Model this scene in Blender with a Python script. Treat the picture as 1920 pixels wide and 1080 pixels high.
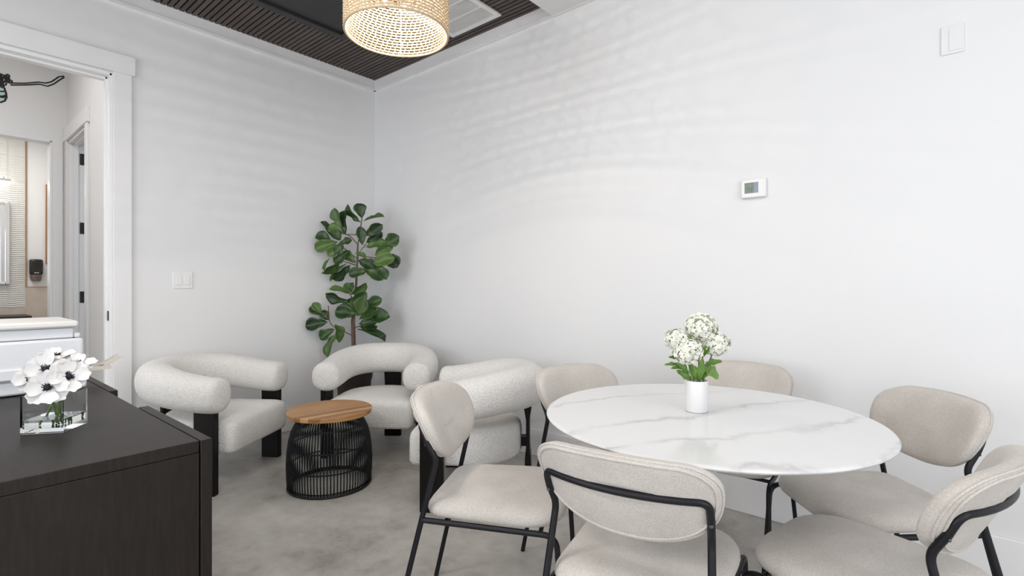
import bpy, bmesh, math, random
from mathutils import Vector, Matrix
random.seed(7)
PI = math.pi
for o in list(bpy.data.objects):
    bpy.data.objects.remove(o)
scn = bpy.context.scene
C = scn.collection

# ------------------------------------------------------------------ camera
F, YAW, Y0 = 955.284, 0.7021, 533.13
CAM = Vector((3.9254, -2.7202, 1.15))
cd = bpy.data.cameras.new('camera')
cam = bpy.data.objects.new('camera', cd)
C.objects.link(cam)
cam.location = CAM
cam.rotation_euler = (PI / 2, 0, YAW)
cd.sensor_width = 36.0
cd.lens = F / 1920 * 36.0
cd.shift_y = -(540 - Y0) / 1920
cd.clip_start = 0.02
scn.camera = cam

# ------------------------------------------------------------------ light
scn.view_settings.view_transform = 'Standard'
scn.view_settings.look = 'None'
scn.view_settings.exposure = 0.20
scn.view_settings.gamma = 1.0
scn.view_settings.use_curve_mapping = False
wd = bpy.data.worlds.new('world')
scn.world = wd
wd.use_nodes = True
bg = wd.node_tree.nodes['Background']
bg.inputs[0].default_value = (0.86, 0.92, 1.0, 1)
bg.inputs[1].default_value = 1.0


def area(name, loc, rot, sx, sy, power, col=(1, 1, 1), spread=PI):
    l = bpy.data.lights.new(name, 'AREA')
    l.shape = 'RECTANGLE'
    l.size, l.size_y = sx, sy
    l.energy = power
    l.color = col
    l.spread = spread
    o = bpy.data.objects.new(name, l)
    o.location = loc
    o.rotation_euler = rot
    C.objects.link(o)
    return o


# daylight through the windows of the wall behind the camera
area('window_light_a', (1.7, -5.93, 1.55), (PI / 2, 0, 0), 2.6, 2.1, 46, (0.915, 0.95, 1.0))
area('window_light_b', (5.0, -5.93, 1.55), (PI / 2, 0, 0), 2.6, 2.1, 22, (0.915, 0.95, 1.0))
area('window_light_c', (6.93, -3.0, 1.55), (PI / 2, 0, PI / 2), 3.0, 2.1, 44, (0.94, 0.962, 1.0))  # added soft fill for the left wall, set inside an invented side window
# flush lights of the white ceiling, over and behind the camera
for i, (lx, ly, lw) in enumerate(((2.6, -2.6, 12), (5.2, -1.9, 9), (4.0, -4.3, 18), (1.6, -4.3, 20))):
    area('ceiling_light_%d' % i, (lx, ly, 2.885), (0, 0, 0), 0.55, 0.55, lw, (1.0, 0.965, 0.925))
# ceiling lights of the hall and of the washroom
area('hall_light', (-0.9, -2.75, 3.2), (0, 0, 0), 0.5, 0.5, 11, (1.0, 0.96, 0.92))
area('washroom_light', (-3.3, -2.4, 2.9), (0, 0, 0), 0.7, 0.7, 19, (1.0, 0.96, 0.9))


# ------------------------------------------------------------------ pixel helpers (measuring only)
cY, sY = math.cos(YAW), math.sin(YAW)


def ray(x, y):
    u = (x - 960) / F
    return Vector((-sY + u * cY, cY + u * sY, -(y - Y0) / F))


def at_depth(x, y, d):
    return CAM + ray(x, y) * d


def at_z(x, y, z):
    r = ray(x, y)
    return CAM + r * ((z - CAM.z) / r.z)


def at_x(x, y, X):
    r = ray(x, y)
    return CAM + r * ((X - CAM.x) / r.x)


def at_y(x, y, Y):
    r = ray(x, y)
    return CAM + r * ((Y - CAM.y) / r.y)


# ------------------------------------------------------------------ materials
def mat(name, col, rough=0.5, metal=0.0, spec=0.5, **kw):
    m = bpy.data.materials.new(name)
    m.use_nodes = True
    b = m.node_tree.nodes['Principled BSDF']
    b.inputs['Base Color'].default_value = (*col, 1)
    b.inputs['Roughness'].default_value = rough
    b.inputs['Metallic'].default_value = metal
    b.inputs['Specular IOR Level'].default_value = spec
    for k, v in kw.items():
        b.inputs[k.replace('_', ' ')].default_value = v
    return m


def N(m, typ, **kw):
    n = m.node_tree.nodes.new(typ)
    for k, v in kw.items():
        if k in n.inputs:
            n.inputs[k].default_value = v
        else:
            setattr(n, k, v)
    return n


def link(m, a, b):
    m.node_tree.links.new(a, b)


def bsdf(m):
    return m.node_tree.nodes['Principled BSDF']


def coords(m, scale=(1, 1, 1), rot=(0, 0, 0), kind='Object'):
    t = N(m, 'ShaderNodeTexCoord')
    mp = N(m, 'ShaderNodeMapping')
    mp.inputs['Scale'].default_value = scale
    mp.inputs['Rotation'].default_value = rot
    link(m, t.outputs[kind], mp.inputs['Vector'])
    return mp.outputs[0]


def ramp(m, fac, stops):
    r = N(m, 'ShaderNodeValToRGB')
    e = r.color_ramp.elements
    while len(e) < len(stops):
        e.new(0.5)
    for el, (p, c) in zip(e, stops):
        el.position = p
        el.color = (*c, 1)
    link(m, fac, r.inputs[0])
    return r.outputs[0]


def bump(m, height, strength, dist):
    b = N(m, 'ShaderNodeBump')
    b.inputs['Strength'].default_value = strength
    b.inputs['Distance'].default_value = dist
    link(m, height, b.inputs['Height'])
    link(m, b.outputs[0], bsdf(m).inputs['Normal'])


def noisy(name, c0, c1, scale, rough=0.6, detail=4, bscale=None, bstr=0.0, bdist=0.002, spec=0.5, lo=0.3, hi=0.7, stretch=(1, 1, 1), **kw):
    m = mat(name, c0, rough, spec=spec, **kw)
    v = coords(m, stretch)
    n = N(m, 'ShaderNodeTexNoise', Scale=scale, Detail=detail)
    link(m, v, n.inputs['Vector'])
    link(m, ramp(m, n.outputs['Fac'], [(lo, c0), (hi, c1)]), bsdf(m).inputs['Base Color'])
    if bstr:
        n2 = N(m, 'ShaderNodeTexNoise', Scale=bscale or scale, Detail=3)
        link(m, v, n2.inputs['Vector'])
        bump(m, n2.outputs['Fac'], bstr, bdist)
    return m


M = {}
M['wall'] = noisy('wall_paint', (0.80, 0.80, 0.805), (0.815, 0.815, 0.815), 1.5, 0.55, bscale=180, bstr=0.05, bdist=0.001)
M['trim'] = mat('trim_paint', (0.83, 0.825, 0.825), 0.35)
M['white_plastic'] = mat('white_plastic', (0.84, 0.84, 0.83), 0.3)
M['gloss_white'] = mat('gloss_white_plate', (0.82, 0.82, 0.82), 0.08)
M['ceiling_white'] = mat('ceiling_white', (0.80, 0.80, 0.80), 0.6)
M['black_board'] = mat('black_board', (0.012, 0.011, 0.011), 0.6)
M['black_panel'] = mat('black_panel', (0.02, 0.02, 0.021), 0.5)
M['black_metal'] = mat('black_metal', (0.007, 0.007, 0.010), 0.4, spec=0.3)
M['black_wood'] = noisy('black_wood', (0.004, 0.0035, 0.003), (0.009, 0.007, 0.006), 20, 0.45, spec=0.2, stretch=(1, 1, 0.1))
M['rattan'] = noisy('black_rattan', (0.006, 0.007, 0.008), (0.014, 0.016, 0.018), 60, 0.4, spec=0.3)
M['screw'] = mat('dark_screw', (0.12, 0.12, 0.12), 0.35, 0.8)
M['chrome'] = mat('chrome', (0.75, 0.75, 0.75), 0.15, 1.0)
M['desk'] = noisy('espresso_wood', (0.011, 0.0075, 0.0058), (0.020, 0.0142, 0.0112), 9, 0.42, spec=0.28, stretch=(1.5, 14, 1.5), lo=0.35, hi=0.75)
M['printer'] = mat('printer_white', (0.80, 0.82, 0.85), 0.4)
M['printer_lid'] = mat('printer_lid_white', (0.84, 0.82, 0.79), 0.4)
M['tray'] = mat('cream_plastic', (0.72, 0.66, 0.58), 0.4)
M['ceramic'] = mat('white_ceramic', (0.73, 0.725, 0.72), 0.3)
M['stem'] = mat('stem_green', (0.10, 0.17, 0.035), 0.5)
M['tulip_white'] = mat('pedestal_white', (0.8, 0.8, 0.8), 0.3)
M['pot'] = noisy('dark_brown_pot', (0.025, 0.017, 0.014), (0.045, 0.03, 0.025), 25, 0.6)
M['soil'] = noisy('soil', (0.02, 0.013, 0.009), (0.05, 0.035, 0.025), 60, 0.9)
M['bark'] = noisy('bark', (0.075, 0.05, 0.035), (0.17, 0.12, 0.085), 40, 0.8, bscale=60, bstr=0.5, stretch=(1, 1, 0.25))

# concrete floor
m = mat('polished_concrete', (0.4, 0.37, 0.34), 0.35)
v = coords(m)
n1 = N(m, 'ShaderNodeTexNoise', Scale=1.6, Detail=8, Roughness=0.62)
n2 = N(m, 'ShaderNodeTexNoise', Scale=14, Detail=6, Roughness=0.7)
link(m, v, n1.inputs['Vector']); link(m, v, n2.inputs['Vector'])
mx = N(m, 'ShaderNodeMix', data_type='FLOAT')
mx.inputs[0].default_value = 0.25
link(m, n1.outputs['Fac'], mx.inputs[2]); link(m, n2.outputs['Fac'], mx.inputs[3])
link(m, ramp(m, mx.outputs[0], [(0.38, (0.27, 0.25, 0.225)), (0.5, (0.44, 0.42, 0.39)), (0.62, (0.56, 0.54, 0.51))]), bsdf(m).inputs['Base Color'])
link(m, ramp(m, n1.outputs['Fac'], [(0.3, (0.28,) * 3), (0.7, (0.46,) * 3)]), bsdf(m).inputs['Roughness'])
M['concrete'] = m

# slats of the ceiling: each its own shade
m = mat('walnut_slat', (0.05, 0.035, 0.03), 0.5)
oi = N(m, 'ShaderNodeObjectInfo')
v = coords(m, (1.2, 30, 30))
n1 = N(m, 'ShaderNodeTexNoise', Scale=3, Detail=5)
link(m, v, n1.inputs['Vector'])
mx = N(m, 'ShaderNodeMix', data_type='FLOAT'); mx.inputs[0].default_value = 0.5
link(m, oi.outputs['Random'], mx.inputs[2]); link(m, n1.outputs['Fac'], mx.inputs[3])
link(m, ramp(m, mx.outputs[0], [(0.2, (0.050, 0.037, 0.032)), (0.8, (0.098, 0.073, 0.062))]), bsdf(m).inputs['Base Color'])
M['slat'] = m

# wooden staves of the side table
m = mat('acacia', (0.5, 0.28, 0.12), 0.4)
oi = N(m, 'ShaderNodeObjectInfo')
v = coords(m, (2.0, 26, 26))
n1 = N(m, 'ShaderNodeTexNoise', Scale=3.5, Detail=6, Distortion=0.6)
link(m, v, n1.inputs['Vector'])
mx = N(m, 'ShaderNodeMix', data_type='FLOAT'); mx.inputs[0].default_value = 0.55
link(m, oi.outputs['Random'], mx.inputs[2]); link(m, n1.outputs['Fac'], mx.inputs[3])
link(m, ramp(m, mx.outputs[0], [(0.2, (0.22, 0.095, 0.030)), (0.5, (0.43, 0.22, 0.080)), (0.8, (0.64, 0.38, 0.165))]), bsdf(m).inputs['Base Color'])
M['acacia'] = m

# bouclé
m = mat('boucle', (0.72, 0.69, 0.65), 0.95, spec=0.15)
v = coords(m)
vo = N(m, 'ShaderNodeTexVoronoi', Scale=150)
n1 = N(m, 'ShaderNodeTexNoise', Scale=230, Detail=3)
link(m, v, vo.inputs['Vector']); link(m, v, n1.inputs['Vector'])
link(m, ramp(m, n1.outputs['Fac'], [(0.3, (0.62, 0.60, 0.58)), (0.52, (0.83, 0.81, 0.78)), (0.75, (0.88, 0.865, 0.84))]), bsdf(m).inputs['Base Color'])
mx = N(m, 'ShaderNodeMath', operation='ADD')
link(m, vo.outputs['Distance'], mx.inputs[0]); link(m, n1.outputs['Fac'], mx.inputs[1])
bump(m, mx.outputs[0], 0.55, 0.006)
bsdf(m).inputs['Sheen Weight'].default_value = 0.15
M['boucle'] = m


def fabric(name, c0, c1):
    m = mat(name, c0, 0.9, spec=0.15)
    v = coords(m)
    n1 = N(m, 'ShaderNodeTexNoise', Scale=260, Detail=4, Roughness=0.7)
    n2 = N(m, 'ShaderNodeTexNoise', Scale=7, Detail=3)
    link(m, v, n1.inputs['Vector']); link(m, v, n2.inputs['Vector'])
    mx = N(m, 'ShaderNodeMix', data_type='FLOAT'); mx.inputs[0].default_value = 0.35
    link(m, n1.outputs['Fac'], mx.inputs[2]); link(m, n2.outputs['Fac'], mx.inputs[3])
    link(m, ramp(m, mx.outputs[0], [(0.33, c0), (0.66, c1)]), bsdf(m).inputs['Base Color'])
    bump(m, n1.outputs['Fac'], 0.35, 0.003)
    bsdf(m).inputs['Sheen Weight'].default_value = 0.2
    return m


M['fabric'] = fabric('beige_chenille', (0.43, 0.39, 0.35), (0.64, 0.605, 0.565))

# marble
m = mat('marble', (0.86, 0.86, 0.86), 0.12)
v = coords(m, (1, 1, 1), (0, 0, math.radians(-62)))
n0 = N(m, 'ShaderNodeTexNoise', Scale=2.2, Detail=6, Roughness=0.6)
link(m, v, n0.inputs['Vector'])
va = N(m, 'ShaderNodeVectorMath', operation='SCALE'); va.inputs['Scale'].default_value = 0.42
link(m, n0.outputs['Color'], va.inputs[0])
vb = N(m, 'ShaderNodeVectorMath', operation='ADD')
link(m, v, vb.inputs[0]); link(m, va.outputs[0], vb.inputs[1])
wv = N(m, 'ShaderNodeTexWave', Scale=1.35, Distortion=1.2, Detail=3)
wv.wave_profile = 'SIN'
wv.bands_direction = 'Y'
link(m, vb.outputs[0], wv.inputs['Vector'])
vein = ramp(m, wv.outputs['Fac'], [(0.0, (1, 1, 1)), (0.02, (0.5, 0.5, 0.5)), (0.07, (0.14,) * 3), (0.18, (0, 0, 0))])
n3 = N(m, 'ShaderNodeTexNoise', Scale=3.0, Detail=2)
link(m, v, n3.inputs['Vector'])
vm = N(m, 'ShaderNodeMath', operation='MULTIPLY')
link(m, vein, vm.inputs[0])
link(m, ramp(m, n3.outputs['Fac'], [(0.38, (0.12,) * 3), (0.6, (1, 1, 1))]), vm.inputs[1])
mc = N(m, 'ShaderNodeMix', data_type='RGBA')
mc.inputs[6].default_value = (0.725, 0.728, 0.732, 1)
mc.inputs[7].default_value = (0.53, 0.525, 0.52, 1)
link(m, vm.outputs[0], mc.inputs[0])
link(m, mc.outputs[2], bsdf(m).inputs['Base Color'])
M['marble'] = m

# leaves
m = mat('fig_leaf', (0.05, 0.12, 0.03), 0.42)
oi = N(m, 'ShaderNodeObjectInfo')
v = coords(m, (1, 1, 1), kind='Generated')
tc = N(m, 'ShaderNodeTexCoord')
sx = N(m, 'ShaderNodeSeparateXYZ'); link(m, tc.outputs['Object'], sx.inputs[0])
ax = N(m, 'ShaderNodeMath', operation='ABSOLUTE'); link(m, sx.outputs['X'], ax.inputs[0])
# veins: bands of (y - 0.8|x|) plus the midrib
sb = N(m, 'ShaderNodeMath', operation='MULTIPLY'); sb.inputs[1].default_value = 0.9; link(m, ax.outputs[0], sb.inputs[0])
sc = N(m, 'ShaderNodeMath', operation='SUBTRACT'); link(m, sx.outputs['Y'], sc.inputs[0]); link(m, sb.outputs[0], sc.inputs[1])
sd = N(m, 'ShaderNodeMath', operation='MULTIPLY'); sd.inputs[1].default_value = 62.8 * 0.7; link(m, sc.outputs[0], sd.inputs[0])
se = N(m, 'ShaderNodeMath', operation='SINE'); link(m, sd.outputs[0], se.inputs[0])
v1 = ramp(m, se.outputs[0], [(0.80, (0, 0, 0)), (1.0, (1, 1, 1))])
v2 = ramp(m, ax.outputs[0], [(0.0, (1, 1, 1)), (0.0022, (0, 0, 0))])
vmx = N(m, 'ShaderNodeMath', operation='MAXIMUM'); link(m, v1, vmx.inputs[0]); link(m, v2, vmx.inputs[1])
vsc = N(m, 'ShaderNodeMath', operation='MULTIPLY'); vsc.inputs[1].default_value = 0.32; link(m, vmx.outputs[0], vsc.inputs[0])
base = ramp(m, oi.outputs['Random'], [(0.0, (0.014, 0.036, 0.012)), (0.5, (0.034, 0.082, 0.020)), (1.0, (0.110, 0.195, 0.042))])
mc = N(m, 'ShaderNodeMix', data_type='RGBA'); mc.inputs[7].default_value = (0.14, 0.22, 0.07, 1)
link(m, vsc.outputs[0], mc.inputs[0]); link(m, base, mc.inputs[6]); link(m, mc.outputs[2], bsdf(m).inputs['Base Color'])
bump(m, vmx.outputs[0], 0.25, 0.002)
M['leaf'] = m
M['fresh_leaf'] = noisy('fresh_leaf', (0.07, 0.16, 0.025), (0.17, 0.30, 0.05), 30, 0.5)
M['hydrangea'] = noisy('hydrangea_petal', (0.74, 0.76, 0.62), (0.82, 0.82, 0.75), 45, 0.7)
M['anemone'] = mat('anemone_petal', (0.77, 0.76, 0.75), 0.7, Subsurface_Weight=0.0)
M['anemone_eye'] = mat('anemone_eye', (0.012, 0.008, 0.02), 0.8)

# rope of the lamp shade
m = noisy('natural_rope', (0.50, 0.38, 0.25), (0.68, 0.55, 0.40), 220, 0.9, bscale=300, bstr=0.4, spec=0.1)
M['rope'] = m


def glassy(name, col=(1, 1, 1), ior=1.45, rough=0.0):
    m = mat(name, col, rough)
    b = bsdf(m)
    b.inputs['Transmission Weight'].default_value = 1.0
    b.inputs['IOR'].default_value = ior
    return m


M['glass'] = glassy('clear_glass', (0.97, 0.985, 0.98), 1.28)
M['water'] = glassy('water', (0.97, 0.985, 0.97), 1.33)
# thin bulb glass: lets light straight through
m = bpy.data.materials.new('bulb_glass'); m.use_nodes = True
nt = m.node_tree; nt.nodes.clear()
a = nt.nodes.new('ShaderNodeBsdfTransparent'); g = nt.nodes.new('ShaderNodeBsdfGlossy'); g.inputs['Roughness'].default_value = 0.05
x = nt.nodes.new('ShaderNodeMixShader'); x.inputs[0].default_value = 0.06
oo = nt.nodes.new('ShaderNodeOutputMaterial')
nt.links.new(a.outputs[0], x.inputs[1]); nt.links.new(g.outputs[0], x.inputs[2]); nt.links.new(x.outputs[0], oo.inputs[0])
M['bulb_glass'] = m


def emit(name, col, s):
    m = bpy.data.materials.new(name); m.use_nodes = True
    nt = m.node_tree; nt.nodes.clear()
    e = nt.nodes.new('ShaderNodeEmission'); e.inputs[0].default_value = (*col, 1); e.inputs[1].default_value = s
    o = nt.nodes.new('ShaderNodeOutputMaterial'); nt.links.new(e.outputs[0], o.inputs[0])
    return m


M['filament'] = emit('filament', (1.0, 0.90, 0.75), 120)
M['sconce_glow'] = emit('sconce_glow', (1.0, 0.95, 0.88), 12)
M['window_glass'] = m2 = M['bulb_glass']
M['hinge'] = mat('black_hinge', (0.008, 0.008, 0.008), 0.4)
M['mirror'] = mat('mirror', (0.8, 0.82, 0.84), 0.03, 1.0)
M['bronze'] = mat('copper_trim', (0.42, 0.22, 0.13), 0.35, 0.6)
M['beige_tile'] = noisy('beige_tile', (0.50, 0.43, 0.36), (0.60, 0.53, 0.46), 5, 0.45)
M['dispenser'] = mat('black_glossy_plastic', (0.02, 0.016, 0.014), 0.18)
M['dispenser_grey'] = mat('brown_grey_plastic', (0.12, 0.085, 0.07), 0.3)
M['counter'] = mat('dark_counter', (0.022, 0.012, 0.009), 0.35)
M['mural_ink'] = mat('black_mural_paint', (0.006, 0.006, 0.008), 0.6)
M['mural_teal'] = mat('pale_teal_mural_paint', (0.50, 0.66, 0.64), 0.6)
M['lcd'] = mat('lcd_green', (0.17, 0.22, 0.17), 0.2)
M['lcd_blue'] = mat('lcd_blue_grey', (0.26, 0.29, 0.35), 0.2)
M['lcd_ink'] = mat('lcd_ink', (0.03, 0.05, 0.035), 0.4)
# wavy relief tile
m = mat('wave_tile', (0.74, 0.73, 0.70), 0.3)
v = coords(m)
w = N(m, 'ShaderNodeTexWave', Scale=4.2, Distortion=0.0); w.bands_direction = 'Y'
link(m, v, w.inputs['Vector'])
M['tile'] = m


# ------------------------------------------------------------------ mesh helpers
class MB:
    def __init__(s):
        s.v = []; s.f = []

    def add(s, vs, fs):
        b = len(s.v)
        s.v += [tuple(p) for p in vs]
        s.f += [tuple(b + i for i in f) for f in fs]

    def box(s, x0, x1, y0, y1, z0, z1, T=None):
        vs = [Vector((x, y, z)) for z in (z0, z1) for y in (y0, y1) for x in (x0, x1)]
        if T:
            vs = [T @ p for p in vs]
        s.add(vs, [(0, 2, 3, 1), (4, 5, 7, 6), (0, 1, 5, 4), (2, 6, 7, 3), (0, 4, 6, 2), (1, 3, 7, 5)])

    def tube(s, pts, r, n=10, cap=True, closed=False):
        pts = [Vector(p) for p in pts]
        rs = r if isinstance(r, (list, tuple)) else [r] * len(pts)
        L = len(pts)
        up = None
        rings = []
        for i, p in enumerate(pts):
            if closed:
                t = (pts[(i + 1) % L] - pts[i - 1])
            else:
                t = pts[min(i + 1, L - 1)] - pts[max(i - 1, 0)]
            t.normalize()
            if up is None:
                up = Vector((0, 0, 1)) if abs(t.z) < 0.9 else Vector((1, 0, 0))
            a = (up - t * up.dot(t)).normalized()
            up = a
            b = t.cross(a)
            rings.append([p + (a * math.cos(2 * PI * k / n) + b * math.sin(2 * PI * k / n)) * rs[i] for k in range(n)])
        vs = [p for rg in rings for p in rg]
        fs = []
        for i in range(L if closed else L - 1):
            j = (i + 1) % L
            for k in range(n):
                k2 = (k + 1) % n
                fs.append((i * n + k, i * n + k2, j * n + k2, j * n + k))
        if cap and not closed:
            fs.append(tuple(range(n))[::-1]); fs.append(tuple((L - 1) * n + k for k in range(n)))
        s.add(vs, fs)

    def lathe(s, prof, n=32, T=None, cap=True):
        vs = []
        for r, z in prof:
            for k in range(n):
                a = 2 * PI * k / n
                p = Vector((r * math.cos(a), r * math.sin(a), z))
                vs.append(T @ p if T else p)
        fs = []
        for i in range(len(prof) - 1):
            for k in range(n):
                k2 = (k + 1) % n
                fs.append((i * n + k, i * n + k2, (i + 1) * n + k2, (i + 1) * n + k))
        if cap:
            if prof[0][0] > 1e-6: fs.append(tuple(range(n))[::-1])
            if prof[-1][0] > 1e-6: fs.append(tuple((len(prof) - 1) * n + k for k in range(n)))
        s.add(vs, fs)

    def loops(s, loops, cap=True):
        n = len(loops[0])
        vs = [p for l in loops for p in l]
        fs = []
        for i in range(len(loops) - 1):
            for k in range(n):
                k2 = (k + 1) % n
                fs.append((i * n + k, i * n + k2, (i + 1) * n + k2, (i + 1) * n + k))
        if cap:
            fs.append(tuple(range(n))[::-1]); fs.append(tuple((len(loops) - 1) * n + k for k in range(n)))
        s.add(vs, fs)

    def mesh(s, name, smooth=False, angle=None):
        me = bpy.data.meshes.new(name)
        me.from_pydata(s.v, [], s.f)
        bm = bmesh.new(); bm.from_mesh(me)
        bmesh.ops.remove_doubles(bm, verts=bm.verts, dist=1e-6)
        bmesh.ops.recalc_face_normals(bm, faces=bm.faces)
        bm.to_mesh(me); bm.free()
        if smooth:
            me.polygons.foreach_set('use_smooth', [True] * len(me.polygons))
            if angle:
                me.set_sharp_from_angle(angle=math.radians(angle))
        me.update()
        return me

    def build(s, name, m, parent=None, smooth=False, angle=None):
        return put(name, s.mesh(name, smooth, angle), m, parent)


def put(name, me, m, parent=None, loc=None):
    o = bpy.data.objects.new(name, me)
    if m is not None and len(me.materials) == 0:
        me.materials.append(m)
    C.objects.link(o)
    if parent: o.parent = parent
    if loc: o.location = loc
    return o


def bevel(o, w, seg=2):
    md = o.modifiers.new('bevel', 'BEVEL'); md.width = w; md.segments = seg; md.limit_method = 'ANGLE'
    me = o.data
    for p in me.polygons: p.use_smooth = True
    me.set_sharp_from_angle(angle=math.radians(50))
    return o


def box(name, x0, x1, y0, y1, z0, z1, m, parent=None, bev=0.0):
    b = MB(); b.box(x0, x1, y0, y1, z0, z1)
    o = b.build(name, m, parent)
    if bev: bevel(o, bev)
    return o


def empty(name, loc=(0, 0, 0), rz=0.0):
    o = bpy.data.objects.new(name, None)
    o.empty_display_size = 0.1
    o.location = loc; o.rotation_euler = (0, 0, rz)
    C.objects.link(o)
    return o


def tag(o, label, cat, group=None):
    o['label'] = label; o['category'] = cat
    if group: o['group'] = group
    return o


def struct(o, label=None):
    o['kind'] = 'structure'
    if label: o['label'] = label
    return o


def copy_tree(o, parent=None):
    c = o.copy(); C.objects.link(c); c.parent = parent
    for ch in list(o.children):
        copy_tree(ch, c)
    return c


def arc(c, r, a0, a1, n, fn):
    return [fn(c[0] + r * math.cos(a0 + (a1 - a0) * i / n), c[1] + r * math.sin(a0 + (a1 - a0) * i / n)) for i in range(n + 1)]


def fillet(pts, r, n=5):
    """round the inner corners of a 3-D polyline"""
    pts = [Vector(p) for p in pts]
    out = [pts[0]]
    for i in range(1, len(pts) - 1):
        p = pts[i]; a = pts[i - 1] - p; b = pts[i + 1] - p
        rr = r[i - 1] if isinstance(r, (list, tuple)) else r
        if rr <= 0:
            out.append(p); continue
        d = min(rr, a.length * 0.49, b.length * 0.49)
        A = p + a.normalized() * d; B = p + b.normalized() * d
        for k in range(n + 1):
            t = k / n
            out.append(A * (1 - t) ** 2 + p * 2 * t * (1 - t) + B * t * t)
    out.append(pts[-1])
    return out


# ================================================================== THE ROOM
H = 2.990          # underside of the slatted ceiling
FR = 2.898         # lower edge of the frieze board = underside of the white ceiling
WT = 0.14
DY0, DY1, DH = -2.90, -1.912, 2.454     # door opening in the left wall
floor = struct(box('floor', -4.6, 7.2, -6.2, 0.2, -0.1, 0.0, M['concrete']), 'polished mottled grey concrete floor')

b = MB()
b.box(-WT, 0, DY1, 0, 0, 3.4); b.box(-WT, 0, -6, DY0, 0, 3.4); b.box(-WT, 0, DY0, DY1, DH, 3.4)
wl = struct(b.build('wall_left', M['wall']), 'white painted wall with the doorway')
wr = struct(box('wall_right', -WT, 7.0, 0, WT, 0, 3.4, M['wall']), 'white painted wall behind the dining table')
# walls behind the camera: windows in the back one, an added opening in the side one
b = MB()
zs0, zs1 = 0.45, 2.65
for x0, x1 in ((-WT, 0.4), (3.0, 3.7), (6.3, 7.14)): b.box(x0, x1, -6.14, -6, 0, 3.4)
for x0, x1 in ((0.4, 3.0), (3.7, 6.3)):
    b.box(x0, x1, -6.14, -6, 0, zs0); b.box(x0, x1, -6.14, -6, zs1, 3.4)
struct(b.build('wall_back', M['wall']))
b = MB()
b.box(7.0, 7.14, -6, -4.5, 0, 3.4); b.box(7.0, 7.14, -1.5, WT, 0, 3.4)
b.box(7.0, 7.14, -4.5, -1.5, 0, zs0); b.box(7.0, 7.14, -4.5, -1.5, zs1, 3.4)
struct(b.build('wall_side', M['wall']))
for i, (x0, x1) in enumerate(((0.4, 3.0), (3.7, 6.3))):
    wn = struct(empty('window_%d' % (i + 1), ((x0 + x1) / 2, -6.07, zs0)))
    hw = (x1 - x0) / 2
    for nm, q in (('window_frame', (-hw, -hw + 0.05, 0, zs1 - zs0)), ('window_frame', (hw - 0.05, hw, 0, zs1 - zs0)), ('window_frame', (-hw, hw, 0, 0.05)), ('window_frame', (-hw, hw, zs1 - zs0 - 0.05, zs1 - zs0))):
        box(nm, q[0], q[1], -0.03, 0.03, q[2], q[3], M['trim'], wn)
    box('pane', -hw + 0.05, hw - 0.05, -0.004, 0.004, 0.05, zs1 - zs0 - 0.05, M['window_glass'], wn)
wn = struct(empty('window_3', (7.07, -3.0, zs0)))  # unseen window, added to go with the side fill light
for q in ((-1.5, -1.45, 0, 2.2), (1.45, 1.5, 0, 2.2), (-1.5, 1.5, 0, 0.05), (-1.5, 1.5, 2.15, 2.2)):
    box('window_frame', -0.03, 0.03, q[0], q[1], q[2], q[3], M['trim'], wn)
box('pane', -0.004, 0.004, -1.45, 1.45, 0.05, 2.15, M['window_glass'], wn)

# ceiling: dark board carrying wooden slats, a black recessed field, a white dropped part
SX = 1.983
b = MB()
b.box(0, SX, -3.0, 0, H + 0.022, H + 0.06)
ceil = struct(b.build('ceiling', M['black_board']), 'dark ceiling of narrow walnut slats')
PITCH, SW = 0.0362, 0.0262
BX, BY = 0.510, -0.625        # corner of the black field
slat_long = None; slat_short = None
k = 0
y = -0.004
while y > -2.99:
    long = y > BY
    me = slat_long if long else slat_short
    if me is None:
        bb = MB(); bb.box(0, (SX if long else BX), -SW, 0, 0, 0.022)
        me = bb.mesh('slat')
        if long: slat_long = me
        else: slat_short = me
    put('slat', me, M['slat'], ceil, (0.001, y, H))
    y -= PITCH
dp = struct(empty('ceiling_black_field', (BX, BY, H)), 'flat black ceiling field with a raised black border')
box('panel', 0.06, SX - BX - 0.002, -2.37, -0.06, -0.004, 0.02, M['black_panel'], dp)
box('border', 0.0, 0.06, -2.37, 0, -0.022, 0.02, M['black_panel'], dp, 0.003)
box('border', 0.06, SX - BX - 0.002, -0.06, 0, -0.022, 0.02, M['black_panel'], dp, 0.003)
b = MB(); b.box(SX, 7.0, -6, 0, FR, 3.1); b.box(0, SX, -6, -3.0, FR, 3.1)
struct(b.build('ceiling_dropped', M['ceiling_white']), 'white dropped ceiling at the right')
# frieze boards with a bead
for nm, q in (('trim_1', 0), ('trim_2', 1)):
    b = MB()
    if q == 0:
        b.box(0, 0.008, -6, 0, FR + 0.012, H + 0.03); b.box(0, 0.020, -6, 0, FR - 0.004, FR + 0.012)
    else:
        b.box(0, SX, -0.008, 0, FR + 0.012, H + 0.03); b.box(0, 7.0, -0.020, 0, FR - 0.004 if True else 0, FR + 0.012)
    struct(b.build(nm, M['trim']))
BB = 0.178
b = MB(); b.box(0, 0.014, DY1 + 0.10, -0.001, 0, BB)
struct(bevel(b.build('baseboard_left', M['trim']), 0.004))
b = MB(); b.box(0.014, 7.0, -0.014, 0, 0, BB)
struct(bevel(b.build('baseboard_right', M['trim']), 0.004))

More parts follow.
